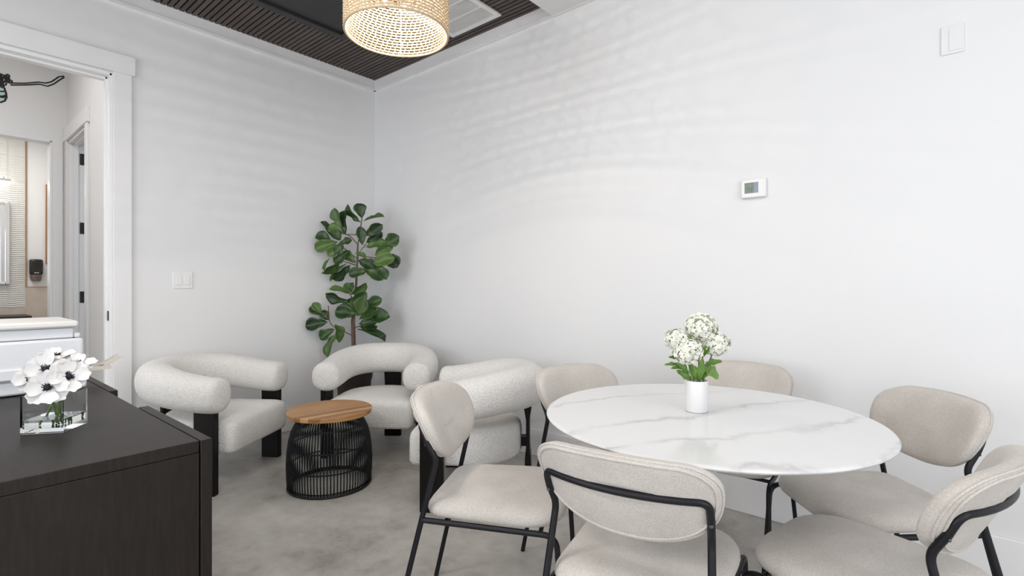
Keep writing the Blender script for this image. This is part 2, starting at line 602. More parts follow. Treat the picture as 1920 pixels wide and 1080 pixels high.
# ------------------------------------------------------------------ doorway in the left wall
d1 = struct(empty('door_1', (0, DY1, 0)), 'white cased doorway to the hall')
d1.location = (0, 0, 0)
box('casing', 0, 0.018, DY1 + 0.004, DY1 + 0.098, 0, DH + 0.010, M['trim'], d1, 0.002)
box('casing', 0, 0.018, DY0 - 0.098, DY0 - 0.004, 0, DH + 0.010, M['trim'], d1, 0.002)
box('head_casing', 0, 0.026, DY0 - 0.115, DY1 + 0.115, DH + 0.010, DH + 0.128, M['trim'], d1, 0.002)
box('jamb', -WT - 0.002, 0.006, DY1 - 0.014, DY1 + 0.004, 0, DH, M['trim'], d1, 0.002)
box('jamb', -WT - 0.002, 0.006, DY0 - 0.004, DY0 + 0.014, 0, DH, M['trim'], d1, 0.002)
box('head_jamb', -WT - 0.002, 0.006, DY0, DY1, DH - 0.016, DH + 0.004, M['trim'], d1, 0.002)
box('door_stop', -0.075, -0.042, DY1 - 0.026, DY1 - 0.012, 0, DH - 0.016, M['trim'], d1, 0.002)
box('door_stop', -0.075, -0.042, DY0, DY1 - 0.014, DH - 0.03, DH - 0.016, M['trim'], d1, 0.002)
sp = box('strike_plate', -0.035, -0.005, DY1 - 0.017, DY1 - 0.013, 0.925, 0.985, M['hinge'], d1, 0.001)
sp['label'] = 'black strike plate'
box('casing', -WT - 0.016, -WT, DY1 + 0.004, DY1 + 0.09, 0, DH + 0.01, M['trim'], d1)

# ------------------------------------------------------------------ hall beyond the doorway
HY = -1.79; HX = -2.205; HCZ = 3.35
b = MB()
ox0, ox1, oh = -2.115, -1.385, 2.44       # opening of the side door in the hall wall
b.box(ox1, -WT, HY, HY + 0.12, 0, HCZ); b.box(HX, ox0, HY, HY + 0.12, 0, HCZ); b.box(ox0, ox1, HY, HY + 0.12, oh, HCZ)
struct(b.build('wall_hall', M['wall']))
BDY0, BDY1, BDH = -2.75, None, 2.44
pR = at_x(97, 300, HX); BDY1 = pR.y
b = MB()
b.box(HX - 0.12, HX, BDY1, HY + 0.12, 0, HCZ); b.box(HX - 0.12, HX, -3.2, BDY0, 0, HCZ); b.box(HX - 0.12, HX, BDY0, BDY1, BDH, HCZ)
struct(b.build('wall_hall_end', M['wall']))
struct(box('wall_hall_near', HX - 0.12, -WT, -3.32, -3.2, 0, HCZ, M['wall']))
struct(box('ceiling_hall', HX - 0.12, -WT, -3.32, HY + 0.12, HCZ, HCZ + 0.08, M['ceiling_white']))
d2 = struct(empty('door_2', (0, 0, 0)), 'white cased side door of the hall with black hinges')
box('casing', ox1 + 0.004, ox1 + 0.09, HY - 0.018, HY, 0, oh + 0.01, M['trim'], d2, 0.002)
box('casing', max(ox0 - 0.085, HX + 0.003), ox0 - 0.004, HY - 0.018, HY, 0, oh + 0.01, M['trim'], d2, 0.002)
box('head_casing', HX + 0.003, ox1 + 0.11, HY - 0.024, HY, oh + 0.01, oh + 0.13, M['trim'], d2, 0.002)
box('jamb', ox0 - 0.002, ox0 + 0.016, HY - 0.004, HY + 0.124, 0, oh, M['trim'], d2, 0.002)
box('jamb', ox1 - 0.016, ox1 + 0.002, HY - 0.004, HY + 0.124, 0, oh, M['trim'], d2, 0.002)
box('head_jamb', ox0, ox1, HY - 0.004, HY + 0.124, oh - 0.016, oh + 0.002, M['trim'], d2, 0.002)
box('door_stop', ox0 + 0.016, ox0 + 0.028, HY + 0.03, HY + 0.065, 0, oh - 0.016, M['trim'], d2, 0.002)
box('door_stop', ox0 + 0.016, ox1 - 0.016, HY + 0.03, HY + 0.065, oh - 0.03, oh - 0.016, M['trim'], d2, 0.002)
box('door_leaf', ox0 + 0.02, ox0 + 0.06, HY + 0.135, HY + 0.82, 0.01, oh - 0.02, M['trim'], d2, 0.003)
for py in (299, 428, 557):
    q = at_x(154, py, ox0 + 0.02)
    h = box('hinge', ox0 + 0.014, ox0 + 0.024, HY + 0.074, HY + 0.122, q.z - 0.052, q.z + 0.052, M['hinge'], d2, 0.004)
    h['label'] = 'black door hinge'
struct(box('wall_side_room', ox0 - 0.3, ox1 + 0.3, HY + 1.2, HY + 1.3, 0, 3.0, M['wall']))
struct(box('ceiling_side_room', ox0 - 0.3, ox1 + 0.3, HY + 0.12, HY + 1.3, 2.9, 3.0, M['ceiling_white']))
d3 = struct(empty('door_3', (0, 0, 0)), 'white cased washroom doorway at the end of the hall')
box('jamb', HX - 0.122, HX + 0.012, BDY1 - 0.014, BDY1 + 0.004, 0, BDH, M['trim'], d3, 0.002)
box('head_jamb', HX - 0.122, HX + 0.012, BDY0, BDY1, BDH - 0.014, BDH + 0.006, M['trim'], d3, 0.002)
box('casing', HX, HX + 0.014, BDY1 + 0.004, HY - 0.03, 0, BDH + 0.01, M['trim'], d3, 0.002)

# ------------------------------------------------------------------ mural on the end wall of the hall
mu = tag(empty('wall_mural', (HX + 0.001, -2.2, 2.9)), 'black line drawing with curly tuft painted on the hall wall above doorway', 'mural')


def mpt(x, y):      # coordinates of the enlarged view -> wall
    p = at_x(x / 3.6, 60 + y / 3.6, HX + 0.002)
    return (p.x - mu.location.x, p.y - mu.location.y, p.z - mu.location.z)


def flat_tube(mb, pts, r):
    n0 = len(mb.v); mb.tube(pts, r, 6)
    mb.v[n0:] = [(0.001 + (p[0] - 0.001) * 0.15, p[1], p[2]) for p in mb.v[n0:]]


b = MB()
flat_tube(b, [mpt(*q) for q in ((70, 345), (170, 346), (260, 338), (310, 345), (350, 335), (395, 303), (432, 298), (434, 306))], 0.0055)
flat_tube(b, [mpt(*q) for q in ((70, 358), (180, 357), (270, 352), (320, 366), (365, 350), (400, 325), (434, 306))], 0.0055)
b.build('arm_outline', M['mural_ink'], mu)
b = MB()
rg = random.Random(3)
for i in range(34):
    a = rg.uniform(0, 2 * PI); rr = 62 * math.sqrt(rg.random())
    cx_, cy_ = 12 + rr * math.cos(a) * 1.05, 332 + rr * math.sin(a) * 0.72
    flat_tube(b, [mpt(cx_ + 11 * math.cos(t * PI / 4), cy_ + 11 * math.sin(t * PI / 4)) for t in range(9)], 0.0065)
b.build('curly_tuft', M['mural_ink'], mu)
b = MB()
flat_tube(b, [mpt(*q) for q in ((28, 375), (40, 410), (44, 440), (32, 465), (5, 474), (-20, 470))], 0.008)
flat_tube(b, [mpt(*q) for q in ((-20, 398), (20, 402), (34, 398))], 0.006)
flat_tube(b, [mpt(*q) for q in ((-20, 432), (20, 438), (40, 430))], 0.011)
b.build('striped_loop', M['mural_ink'], mu)
b = MB()
poly = [mpt(*q) for q in ((-20, 378), (26, 378), (38, 412), (40, 440), (28, 462), (-20, 466))]
b.add([(0.0003, p[1], p[2]) for p in poly] + [(0.001, p[1], p[2]) for p in poly], [tuple(range(6)), tuple(range(6, 12))] + [(i, (i + 1) % 6, 6 + (i + 1) % 6, 6 + i) for i in range(6)])
b.build('pale_fill', M['mural_teal'], mu)

# ------------------------------------------------------------------ washroom
WX = -4.2
p49 = at_x(49, 400, WX)
ztw = at_x(66, 538, WX).z
b = MB()
b.box(WX - 0.1, WX, -3.4, -1.2, 0, 3.0)
ww = struct(b.build('wall_washroom', M['wall']))
struct(box('wall_washroom_side', WX, HX - 0.12, -1.3, -1.2, 0, 3.0, M['wall']))
struct(box('wall_washroom_far', WX, HX - 0.12, -3.4, -3.3, 0, 3.0, M['wall']))
struct(box('ceiling_washroom', WX - 0.1, HX - 0.12, -3.4, -1.2, 2.95, 3.05, M['ceiling_white']))
# wavy relief tiles: rows of small ridges in columns
zt0, zt1 = 0.88, 2.6
th_, tw_ = 0.29, 0.145
col_w = 0.145
tile = None
yy = p49.y - 0.006
for i in range(5):
    for j in range(7):
        if tile is None:
            tb = MB()
            tb.box(0, 0.006, -col_w + 0.001, -0.001, 0.001, 0.289)
            for q in range(12):
                z0 = 0.289 * q / 12
                for hx in range(2):
                    off = 0.006 if (hx == 0) else -0.006
                    ya, yb = -col_w * (hx + 0.96) / 2, -col_w * (hx + 0.04) / 2
                    zc = z0 + 0.012 + off * 0.5
                    tb.add([(0.006, ya, zc - 0.011), (0.006, yb, zc - 0.011), (0.013, ya, zc + 0.004), (0.013, yb, zc + 0.004), (0.006, ya, zc + 0.008), (0.006, yb, zc + 0.008)],
                           [(0, 1, 3, 2), (2, 3, 5, 4), (0, 2, 4), (1, 5, 3)])
            tile = tb.mesh('relief_tile')
        put('relief_tile', tile, M['tile'], ww, (WX, yy - i * col_w, zt0 + j * 0.29))
box('edge_trim', WX, WX + 0.014, p49.y - 0.006, p49.y + 0.004, ztw, 2.9, M['bronze'], ww)
box('wainscot_tile', WX, WX + 0.012, p49.y, p49.y + 0.62, 0.0, ztw, M['beige_tile'], ww)
box('wainscot_tile', WX, WX + 0.008, p49.y - 0.75, p49.y, 0.0, 0.875, M['beige_tile'], ww)
box('edge_trim', WX, WX + 0.014, p49.y, p49.y + 0.62, ztw - 0.004, ztw + 0.004, M['bronze'], ww)
# vanity
vq = at_x(60, 592, WX + 0.5)
va = tag(empty('vanity', (WX, vq.y, 0)), 'dark washroom vanity counter under the framed mirror', 'vanity')
box('counter', 0.014, 0.5, -0.9, 0, vq.z - 0.04, vq.z, M['counter'], va, 0.003)
box('cabinet', 0.014, 0.47, -0.88, -0.02, 0.0, vq.z - 0.042, M['counter'], va, 0.003)
# mirror
a0 = at_x(17.5, 380, WX); a1 = at_x(17.5, 533, WX)
mi = tag(empty('wall_mirror', (WX + 0.014, a0.y - 0.25, a1.z)), 'silver framed washroom mirror on the relief tiles', 'mirror')
hz = a0.z - a1.z
for q in ((-0.25, -0.215, 0, hz), (0.215, 0.25, 0, hz), (-0.215, 0.215, 0, 0.03), (-0.215, 0.215, hz - 0.03, hz)):
    box('frame', 0, 0.035, q[0], q[1], q[2], q[3], M['chrome'], mi, 0.004)
box('mirror_glass', 0.004, 0.018, -0.215, 0.215, 0.03, hz - 0.03, M['mirror'], mi)
# vanity sconce
q0 = at_x(20, 341, WX + 0.08)
sc_ = tag(empty('vanity_sconce', (WX + 0.014, q0.y - 0.25, q0.z)), 'slim chrome vanity light bar above washroom mirror', 'wall lamp')
box('backplate', 0, 0.015, -0.05, 0.05, -0.02, 0.07, M['chrome'], sc_, 0.003)
box('bracket', 0.015, 0.07, 0.19, 0.2, 0.0, 0.05, M['chrome'], sc_)
box('bar', 0.05, 0.09, -0.25, 0.25, 0.0, 0.028, M['chrome'], sc_, 0.003)
box('diffuser', 0.053, 0.087, -0.245, 0.245, -0.014, 0.0, M['sconce_glow'], sc_)
# soap dispenser
a0 = at_x(53.5, 486, WX); a1 = at_x(79, 527, WX)
so = tag(empty('soap_dispenser', (WX, (a0.y + a1.y) / 2, a1.z)), 'black glossy wall soap dispenser in the washroom', 'soap dispenser')
w2 = (a1.y - a0.y) / 2; hh = a0.z - a1.z
box('body', 0.0, 0.09, -w2, w2, hh * 0.28, hh, M['dispenser'], so, 0.02)
b = MB()
lo = []
for i in range(6):
    t = i / 5
    ww_ = w2 * (0.92 - 0.25 * (1 - t) ** 2)
    lo.append([Vector((x, y, t * hh * 0.3)) for x, y in ((0, -ww_), (0.075, -ww_ * 0.9), (0.088, 0), (0.075, ww_ * 0.9), (0, ww_))])
b.loops(lo)
b.build('push_lever', M['dispenser_grey'], so, True, 40)
box('logo_plate', 0.0895, 0.0915, -0.02, 0.02, hh * 0.36, hh * 0.385, M['white_plastic'], so)
# framed picture, partly hidden by the door jamb
a0 = at_x(85, 346, WX); a1 = at_x(100, 495, WX)
pf = tag(empty('framed_picture', (WX, a0.y, a1.z)), 'thin copper framed white picture on washroom wall', 'picture')
hz = a0.z - a1.z
for q in ((0, 0.014, 0, hz), (0.386, 0.40, 0, hz), (0.014, 0.386, 0, 0.014), (0.014, 0.386, hz - 0.014, hz)):
    box('frame', 0, 0.02, q[0], q[1], q[2], q[3], M['bronze'], pf, 0.002)
box('print', 0.002, 0.01, 0.014, 0.386, 0.014, hz - 0.014, M['white_plastic'], pf)

# ------------------------------------------------------------------ wall fittings
def plate(name, loc, rz, w, h, label, cat, m, rockers=0):
    e = tag(empty(name, loc, rz), label, cat)     # local: x along the wall, y out of the wall, z up
    box('cover_plate', -w / 2, w / 2, 0, 0.006, -h / 2, h / 2, m, e, 0.002)
    for i in range(rockers):
        xc = (i - (rockers - 1) / 2) * 0.046
        r = empty('rocker', (xc, 0.006, 0)); r.parent = e
        b = MB()
        b.add([(-0.0165, 0, -0.033), (0.0165, 0, -0.033), (-0.0165, 0, 0.033), (0.0165, 0, 0.033),
               (-0.0165, 0.005, -0.033), (0.0165, 0.005, -0.033), (-0.0165, 0.0015, 0.033), (0.0165, 0.0015, 0.033)],
              [(0, 1, 3, 2), (4, 6, 7, 5), (0, 4, 5, 1), (2, 3, 7, 6), (0, 2, 6, 4), (1, 5, 7, 3)])
        C.objects.unlink(r); bpy.data.objects.remove(r)
        o = b.build('rocker', m, e); o.location = (xc, 0.006, 0); bevel(o, 0.001)
    return e


sw = at_x(342.5, 525, 0)
plate('light_switch', (0, sw.y, sw.z), -PI / 2, 0.116, 0.116, 'white double rocker light switch on the left wall', 'light switch', M['white_plastic'], 2)
q = at_y(752, 317, 0)
plate('blank_wall_plate', (q.x, 0, q.z), PI, 0.05, 0.115, 'small blank white wall plate near the room corner', 'wall plate', M['trim'])
q0 = at_y(1764, 78, 0); q1 = at_y(1808, 70, 0); q2 = at_y(1786, 48, 0); q3 = at_y(1786, 101, 0)
wp = plate('blank_wall_plate', ((q0.x + q1.x) / 2, 0, (q2.z + q3.z) / 2), PI, q1.x - q0.x, (q2.z - q3.z), 'glossy blank white wall plate high on the wall above the dining table', 'wall plate', M['gloss_white'])
ins_w = (q1.x - q0.x) * 0.29
o = box('glossy_insert', -ins_w - 0.010, ins_w - 0.010, 0.006, 0.008, -0.045, 0.045, M['gloss_white'], wp, 0.001)
# thermostat
q0 = at_y(1390, 355, -0.012); q1 = at_y(1437, 350, -0.012); q2 = at_y(1413, 335.5, -0.012); q3 = at_y(1413, 371, -0.012)
tw, thh = q1.x - q0.x, q2.z - q3.z
te = tag(empty('thermostat', ((q0.x + q1.x) / 2, 0, (q2.z + q3.z) / 2), PI), 'white thermostat with green grey screen on the wall', 'thermostat')
box('housing', -tw / 2, tw / 2, 0, 0.024, -thh / 2, thh / 2, M['white_plastic'], te, 0.006)
sxl, sxr = tw * 0.34, -tw * 0.21     # local x runs to the left in the picture
box('screen', sxr + tw * 0.17, sxl, 0.0235, 0.0246, -thh * 0.26, thh * 0.30, M['lcd'], te)
box('screen', sxr, sxr + tw * 0.17, 0.0235, 0.0246, -thh * 0.26, thh * 0.30, M['lcd_blue'], te)
b = MB()
for (x0, x1, z0, z1) in ((0.16, 0.155, -0.20, 0.02), (0.17, 0.25, 0.0, 0.02), (0.06, 0.05, -0.20, 0.02), (0.0, 0.055, 0.0, 0.02)):
    b.box(min(x0, x1) * tw, max(x0, x1) * tw + 0.0008, 0.0246, 0.0249, z0 * thh, z1 * thh)
b.build('screen_digits', M['lcd_ink'], te)

# ------------------------------------------------------------------ ceiling vent
vx0, vx1, vy0, vy1 = 1.150, 1.632, -0.595, -0.118
ve = tag(empty('ceiling_vent', ((vx0 + vx1) / 2, (vy0 + vy1) / 2, H)), 'white square louvred ceiling vent beside the pendant lamp', 'vent')
hx, hy = (vx1 - vx0) / 2, (vy1 - vy0) / 2
fw = 0.036
box('backing', -hx + 0.01, hx - 0.01, -hy + 0.01, hy - 0.01, -0.003, 0.0, M['black_board'], ve)
b = MB()
b.box(-hx, hx, -hy, -hy + fw, -0.012, 0); b.box(-hx, hx, hy - fw, hy, -0.012, 0)
b.box(-hx, -hx + fw, -hy + fw, hy - fw, -0.012, 0); b.box(hx - fw, hx, -hy + fw, hy - fw, -0.012, 0)
bevel(b.build('frame', M['trim'], ve), 0.003)
nb = 3
for i in range(1, nb):
    yc = -hy + fw + (2 * hy - 2 * fw) * i / nb
    box('divider', -hx + fw, hx - fw, yc - 0.006, yc + 0.006, -0.011, -0.003, M['trim'], ve)
lv = MB(); lv.box(-hx + fw, hx - fw, -0.0015, 0.0015, -0.009, -0.003)
lvm = lv.mesh('louvre')
nl = 42
for i in range(nl):
    yc = -hy + fw + (2 * hy - 2 * fw) * (i + 0.5) / nl
    put('louvre', lvm, M['trim'], ve, (0, yc, 0))

# ------------------------------------------------------------------ pendant lamp
LD = 2.26
lc = at_depth(744.5, 62, LD)
LR = 0.2235
zr = 2.262
pl = tag(empty('pendant_lamp', (lc.x, lc.y, zr)), 'woven natural rope drum pendant lamp hanging from ceiling', 'pendant lamp')
SH = 0.32
ROW = 0.0134
nrow = int(SH / ROW)
sh = MB()
NW = 60
rgl = random.Random(9)
for i in range(nrow + 1):
    z = i * ROW
    r = 0.0042 if i not in (0, nrow) else 0.006
    # ring of rope
    sh.tube([(LR * math.cos(2 * PI * k / 72), LR * math.sin(2 * PI * k / 72), z) for k in range(72)], r, 6, closed=True)
    ph_ = rgl.random()
    if i < nrow:
        for k in range(NW):
            a = 2 * PI * (k + ph_ + rgl.uniform(-0.12, 0.12)) / NW
            c_, s_ = math.cos(a), math.sin(a)
            a2 = a + 0.022
            sh.tube([(LR * c_, LR * s_, z - 0.001), ((LR + 0.004) * math.cos(a + 0.011), (LR + 0.004) * math.sin(a + 0.011), z + ROW / 2), (LR * math.cos(a2), LR * math.sin(a2), z + ROW + 0.001)], 0.0028, 5)
sho = sh.build('rope_shade', M['rope'], pl, True)
for k in range(4):
    a = 2 * PI * k / 4 + 0.838
    b = MB(); b.tube([((LR - 0.007) * math.cos(a), (LR - 0.007) * math.sin(a), 0.0), ((LR - 0.007) * math.cos(a), (LR - 0.007) * math.sin(a), SH)], 0.002, 6)
    b.build('frame_rib', M['trim'], pl)
b = MB()
for k in range(3):
    a = 2 * PI * k / 3
    b.tube([(0.02 * math.cos(a), 0.02 * math.sin(a), SH - 0.02), (LR * math.cos(a), LR * math.sin(a), SH - 0.005)], 0.003, 6)
b.build('spider', M['black_metal'], pl)
b = MB(); b.tube([(0, 0, SH - 0.03), (0, 0, 3.0 - zr + 0.004)], 0.004, 8); b.build('cord', M['black_metal'], pl)
b = MB(); b.lathe([(0.06, H - zr - 0.03), (0.06, H - zr - 0.012), (0.05, H - zr - 0.005)], 24); b.build('canopy', M['black_metal'], pl, True, 40)
b = MB(); b.lathe([(0.03, SH - 0.09), (0.03, SH - 0.02), (0.012, SH - 0.005)], 16); b.build('socket_hub', M['black_metal'], pl, True, 40)
# two bulbs side by side in the shade
for px, py, dd in ((758, 13, LD + 0.02), (722, 0, LD - 0.06)):
    w0 = at_depth(px, py, dd)
    x0, y0_, z0 = w0.x - lc.x, w0.y - lc.y, w0.z - zr
    bu = MB()
    T = Matrix.Translation((x0, y0_, z0))
    bu.lathe([(0.0001, -0.034), (0.014, -0.031), (0.026, -0.02), (0.031, -0.002), (0.027, 0.016), (0.017, 0.034), (0.013, 0.05)], 20, T, cap=False)
    bo = bu.build('bulb', M['bulb_glass'], pl, True)
    fi = MB(); fi.lathe([(0.0001, -0.012), (0.007, -0.008), (0.008, 0.0), (0.007, 0.008), (0.0001, 0.012)], 10, T)
    fi.build('filament', M['filament'], bo, True)
    so_ = MB(); so_.lathe([(0.016, 0.045), (0.017, 0.09), (0.012, 0.1)], 16, T); so_.tube([Vector((x0, y0_, z0 + 0.1)), Vector((x0 * 0.6, y0_ * 0.6, z0 + 0.14)), Vector((0, 0, SH - 0.05))], 0.006, 6)
    so_.build('socket', M['black_metal'], pl, True, 40)
    for dxl in (0.0,):
        l = bpy.data.lights.new('bulb_light', 'POINT'); l.energy = 5.0; l.color = (1.0, 0.86, 0.70); l.shadow_soft_size = 0.004
        lo_ = bpy.data.objects.new('bulb_light', l); C.objects.link(lo_); lo_.parent = pl
        lo_.location = (x0 + dxl * 0.76, y0_ + dxl * 0.65, z0 - 0.018)


# ================================================================== FURNITURE
def scaled(outline, ins, hx, hy, cx=0.0, cy=0.0):
    return [(cx + (x - cx) * (1 - ins / hx), cy + (y - cy) * (1 - ins / hy)) for x, y in outline]


def rounded_poly(corners, radii, n=8):
    out = []
    L = len(corners)
    for i in range(L):
        p = Vector(corners[i]); a = Vector(corners[i - 1]) - p; b = Vector(corners[(i + 1) % L]) - p
        r = radii[i] if isinstance(radii, (list, tuple)) else radii
        d = min(r, a.length * 0.49, b.length * 0.49)
        A = p + a.normalized() * d; B = p + b.normalized() * d
        for k in range(n + 1):
            t = k / n
            q = A * (1 - t) ** 2 + p * 2 * t * (1 - t) + B * t * t
            out.append((q.x, q.y))
    return out


def densify(poly, step):
    out = []
    for i in range(len(poly)):
        a = Vector(poly[i]); b = Vector(poly[(i + 1) % len(poly)])
        n = max(1, int((b - a).length / step))
        for k in range(n):
            q = a.lerp(b, k / n); out.append((q.x, q.y))
    return out


# ------------------------------------------------------------------ dining chair
def make_dining_chair():
    root = empty('dining_chair')
    TR = 0.0088
    wk, zk, wt, yt, zt = 0.184, 0.602, 0.188, -0.050, 0.697
    wf, yf = 0.214, -0.145
    # seat: soft cushion, wider at the front
    base = rounded_poly([(-0.188, -0.045), (0.188, -0.045), (0.218, 0.398), (-0.218, 0.398)], [0.07, 0.07, 0.15, 0.15], 8)
    base = densify(base, 0.03)
    prof = [(0.020, 0.418), (0.004, 0.424), (0.0, 0.436), (0.002, 0.448), (0.010, 0.460), (0.026, 0.469), (0.06, 0.475), (0.11, 0.478), (0.16, 0.479), (0.19, 0.479)]
    b = MB()
    b.loops([[Vector((x, y, z)) for x, y in scaled(base, i, 0.225, 0.22, 0, 0.175)] for i, z in prof])
    b.build('seat', M['fabric'], root, True, 60)
    # backrest: flat top with round corners, bowl-shaped lower edge, bent round the sitter
    zb, ztp, pw = 0.573, 0.784, 0.213
    hm = (ztp - zb)
    out = []
    nb_ = 30
    # lower bowl from the right wide point to the left
    zw = zb + hm * 0.70
    for i in range(nb_ + 1):
        a = PI * i / nb_
        cx_ = math.cos(a); sx_ = math.sin(a)
        xx = math.copysign(abs(cx_) ** 0.80, cx_) * pw
        out.append((xx, zw - (zw - zb) * sx_ ** 0.85))
    top = []
    rc = ztp - zw
    for i in range(1, 9):
        a = PI / 2 * i / 8
        top.append((-pw + 0.088 * (1 - math.cos(a)) ** 1.0, zw + rc * math.sin(a)))
    for i in range(1, 12):
        t = i / 12
        top.append((-pw + 0.088 + (2 * pw - 0.176) * t, ztp + 0.004 * math.sin(PI * t)))
    for i in range(8, 0, -1):
        a = PI / 2 * i / 8
        top.append((pw - 0.088 * (1 - math.cos(a)), zw + rc * math.sin(a)))
    out = out[:-1] + [(-pw, zw)] + top
    mz = (ztp + zb) / 2 + 0.02

    def bend(x, z, d):
        # d: distance in front of the tube plane; the pad leans back and wraps forward at its ends
        yy = yt - 0.040 + 0.004 - 0.5 * (z - zt) + 1.12 * x * x + d
        return Vector((x, yy, z))
    T_ = 0.050
    prof = [(0.150, -0.001), (0.10, -0.001), (0.05, 0.0), (0.018, 0.001), (0.006, 0.005), (0.0, 0.013), (-0.001, 0.024), (0.003, 0.036), (0.012, 0.044), (0.03, 0.0485), (0.06, 0.051), (0.10, 0.052), (0.150, 0.052)]
    b = MB()
    lo = []
    for ins, d in prof:
        lo.append([bend(x, z, d) for x, z in scaled(out, ins * 0.75, pw, hm / 2 + 0.04, 0, mz)])
    b.loops(lo)
    back = b.build('backrest', M['fabric'], root, True, 70)
    for ins, d in ((0.0105, 0.0005), (0.0005, 0.0095)):
        b = MB()
        b.tube([bend(x, z, d) for x, z in scaled(out, ins, pw, hm / 2 + 0.04, 0, mz)], 0.0032, 6, closed=True)
        b.build('piping', M['fabric'], back, True)
    # tubular frame
    for s in (-1, 1):
        b = MB()
        b.tube(fillet([(s * wf, yf, 0.0), (s * wk, 0, zk), (s * wt, yt * 0.62, zt - 0.040)], 0.02), TR, 12)
        b.build('leg', M['black_metal'], root, True, 50)
        b = MB()
        sy = yf * (zk - 0.424) / zk
        sx_ = wk + (wf - wk) * (zk - 0.424) / zk
        b.tube(fillet([(s * sx_, sy, 0.412), (s * 0.206, 0.380, 0.408), (s * 0.214, 0.405, 0.0)], 0.042, 8), TR, 12)
        b.build('leg', M['black_metal'], root, True, 50)
        sc = MB(); sc.lathe([(0.0045, 0), (0.0045, 0.002), (0.0025, 0.003)], 10, Matrix.Translation((s * (wt + 0.001), yt * 0.5 - TR, zt - 0.05)) @ Matrix.Rotation(PI / 2, 4, 'X'))
        sc.build('screw', M['screw'], root)
        g = MB(); g.lathe([(0.011, 0), (0.011, 0.012), (0.009, 0.014)], 10, Matrix.Translation((s * 0.214, 0.405, 0)))
        g.build('foot_glide', M['black_metal'], root)
    b = MB()
    pts = []
    for i in range(15):
        x = -wt + 2 * wt * i / 14
        pts.append((x, yt - 0.040 * (1 - (x / wt) ** 2), zt + 0.004))
    full = [(-wt, yt * 0.6, zt - 0.042)] + pts[:1] + pts[2:-2] + pts[-1:] + [(wt, yt * 0.6, zt - 0.042)]
    r_ = [0.04] + [0] * 11 + [0.04]
    b.tube(fillet(full, r_, 6), TR, 12)
    b.build('back_rail', M['black_metal'], root, True, 50)
    b = MB(); b.tube([(-0.20, 0.03, 0.410), (0.20, 0.03, 0.410)], 0.007, 8); b.build('crossbar', M['black_metal'], root, True, 50)
    b = MB(); b.tube([(-0.21, 0.33, 0.410), (0.21, 0.33, 0.410)], 0.007, 8); b.build('crossbar', M['black_metal'], root, True, 50)
    return root


dc = make_dining_chair()
G = 'beige dining chairs around the marble table'
spots = [
    (3.366, -1.642, 9.4, 'beige dining chair with its back to the viewer, in front of the marble table'),
    (2.625, -1.493, 298.8, 'beige dining chair seen from the side, left of the marble table beside armchair'),
    (3.858, -0.561, 131.0, 'beige dining chair facing the viewer at the right end of marble table'),
    (3.947, -1.207, 76.4, 'beige dining chair at the right edge, its curved back cut by the picture'),
    (3.222, -0.315, 181.5, 'beige dining chair behind the marble table, partly hidden by the hydrangeas'),
    (2.742, -0.850, 252.5, 'beige dining chair behind the left end of marble table next to armchair'),
]
for i, (x, y, a, lab) in enumerate(spots):
    o = dc if i == 0 else copy_tree(dc)
    o.location = (x, y, 0); o.rotation_euler = (0, 0, math.radians(a))
    tag(o, lab, 'chair', G)

# ------------------------------------------------------------------ marble table
TX, TY, TRAD = 3.361, -1.133, 0.486
tb = tag(empty('dining_table', (TX, TY, 0)), 'round white marble dining table on a pedestal', 'table')
b = MB()
prof = [(0.0001, 0.722), (TRAD - 0.06, 0.724), (TRAD - 0.022, 0.733), (TRAD - 0.006, 0.7385), (TRAD - 0.001, 0.742), (TRAD, 0.7445), (TRAD - 0.002, 0.7475), (TRAD - 0.007, 0.7495), (TRAD - 0.014, 0.75), (0.0001, 0.75)]
b.lathe(prof, 128, cap=False)
b.build('tabletop', M['marble'], tb, True, 40)
b = MB()
b.lathe([(0.27, 0.0), (0.27, 0.008), (0.22, 0.016), (0.12, 0.035), (0.06, 0.08), (0.036, 0.18), (0.030, 0.36), (0.034, 0.55), (0.055, 0.66), (0.10, 0.705), (0.16, 0.722)], 48)
b.build('pedestal', M['tulip_white'], tb, True, 50)

# vase with hydrangeas
vb_ = at_z(1306, 771, 0.75)
VX, VY = vb_.x, vb_.y
vs = tag(empty('flower_vase', (VX, VY, 0.75)), 'white ceramic cylinder vase on the marble table', 'vase')
b = MB()
b.lathe([(0.030, 0.0), (0.0335, 0.002), (0.0345, 0.006), (0.0345, 0.096), (0.0335, 0.0985), (0.031, 0.0975), (0.0305, 0.092), (0.0305, 0.03), (0.0001, 0.03)], 48, cap=True)
b.build('body', M['ceramic'], vs, True, 50)
vd = (Vector((VX, VY, 0.75)) - CAM).dot(Vector((-sY, cY, 0)))


def fresh_leaf_mesh(L, W, lobes=True):
    b = MB()
    n = 8
    vsl = []
    for i in range(n + 1):
        t = i / n
        w = W * math.sin(PI * min(1, t * 0.95 + 0.03)) ** 0.8 * (1 + (0.22 * math.sin(t * 5 * PI) if lobes else 0))
        if i == n: w = 0.0008
        zc = -0.25 * L * t * t
        for s in (-1, -0.5, 0, 0.5, 1):
            vsl.append((s * w, t * L, zc + abs(s) * w * 0.35))
    fs = []
    for i in range(n):
        for j in range(4):
            fs.append((i * 5 + j, i * 5 + j + 1, (i + 1) * 5 + j + 1, (i + 1) * 5 + j))
    b.add(vsl, fs)
    return b.mesh('leaf', True)


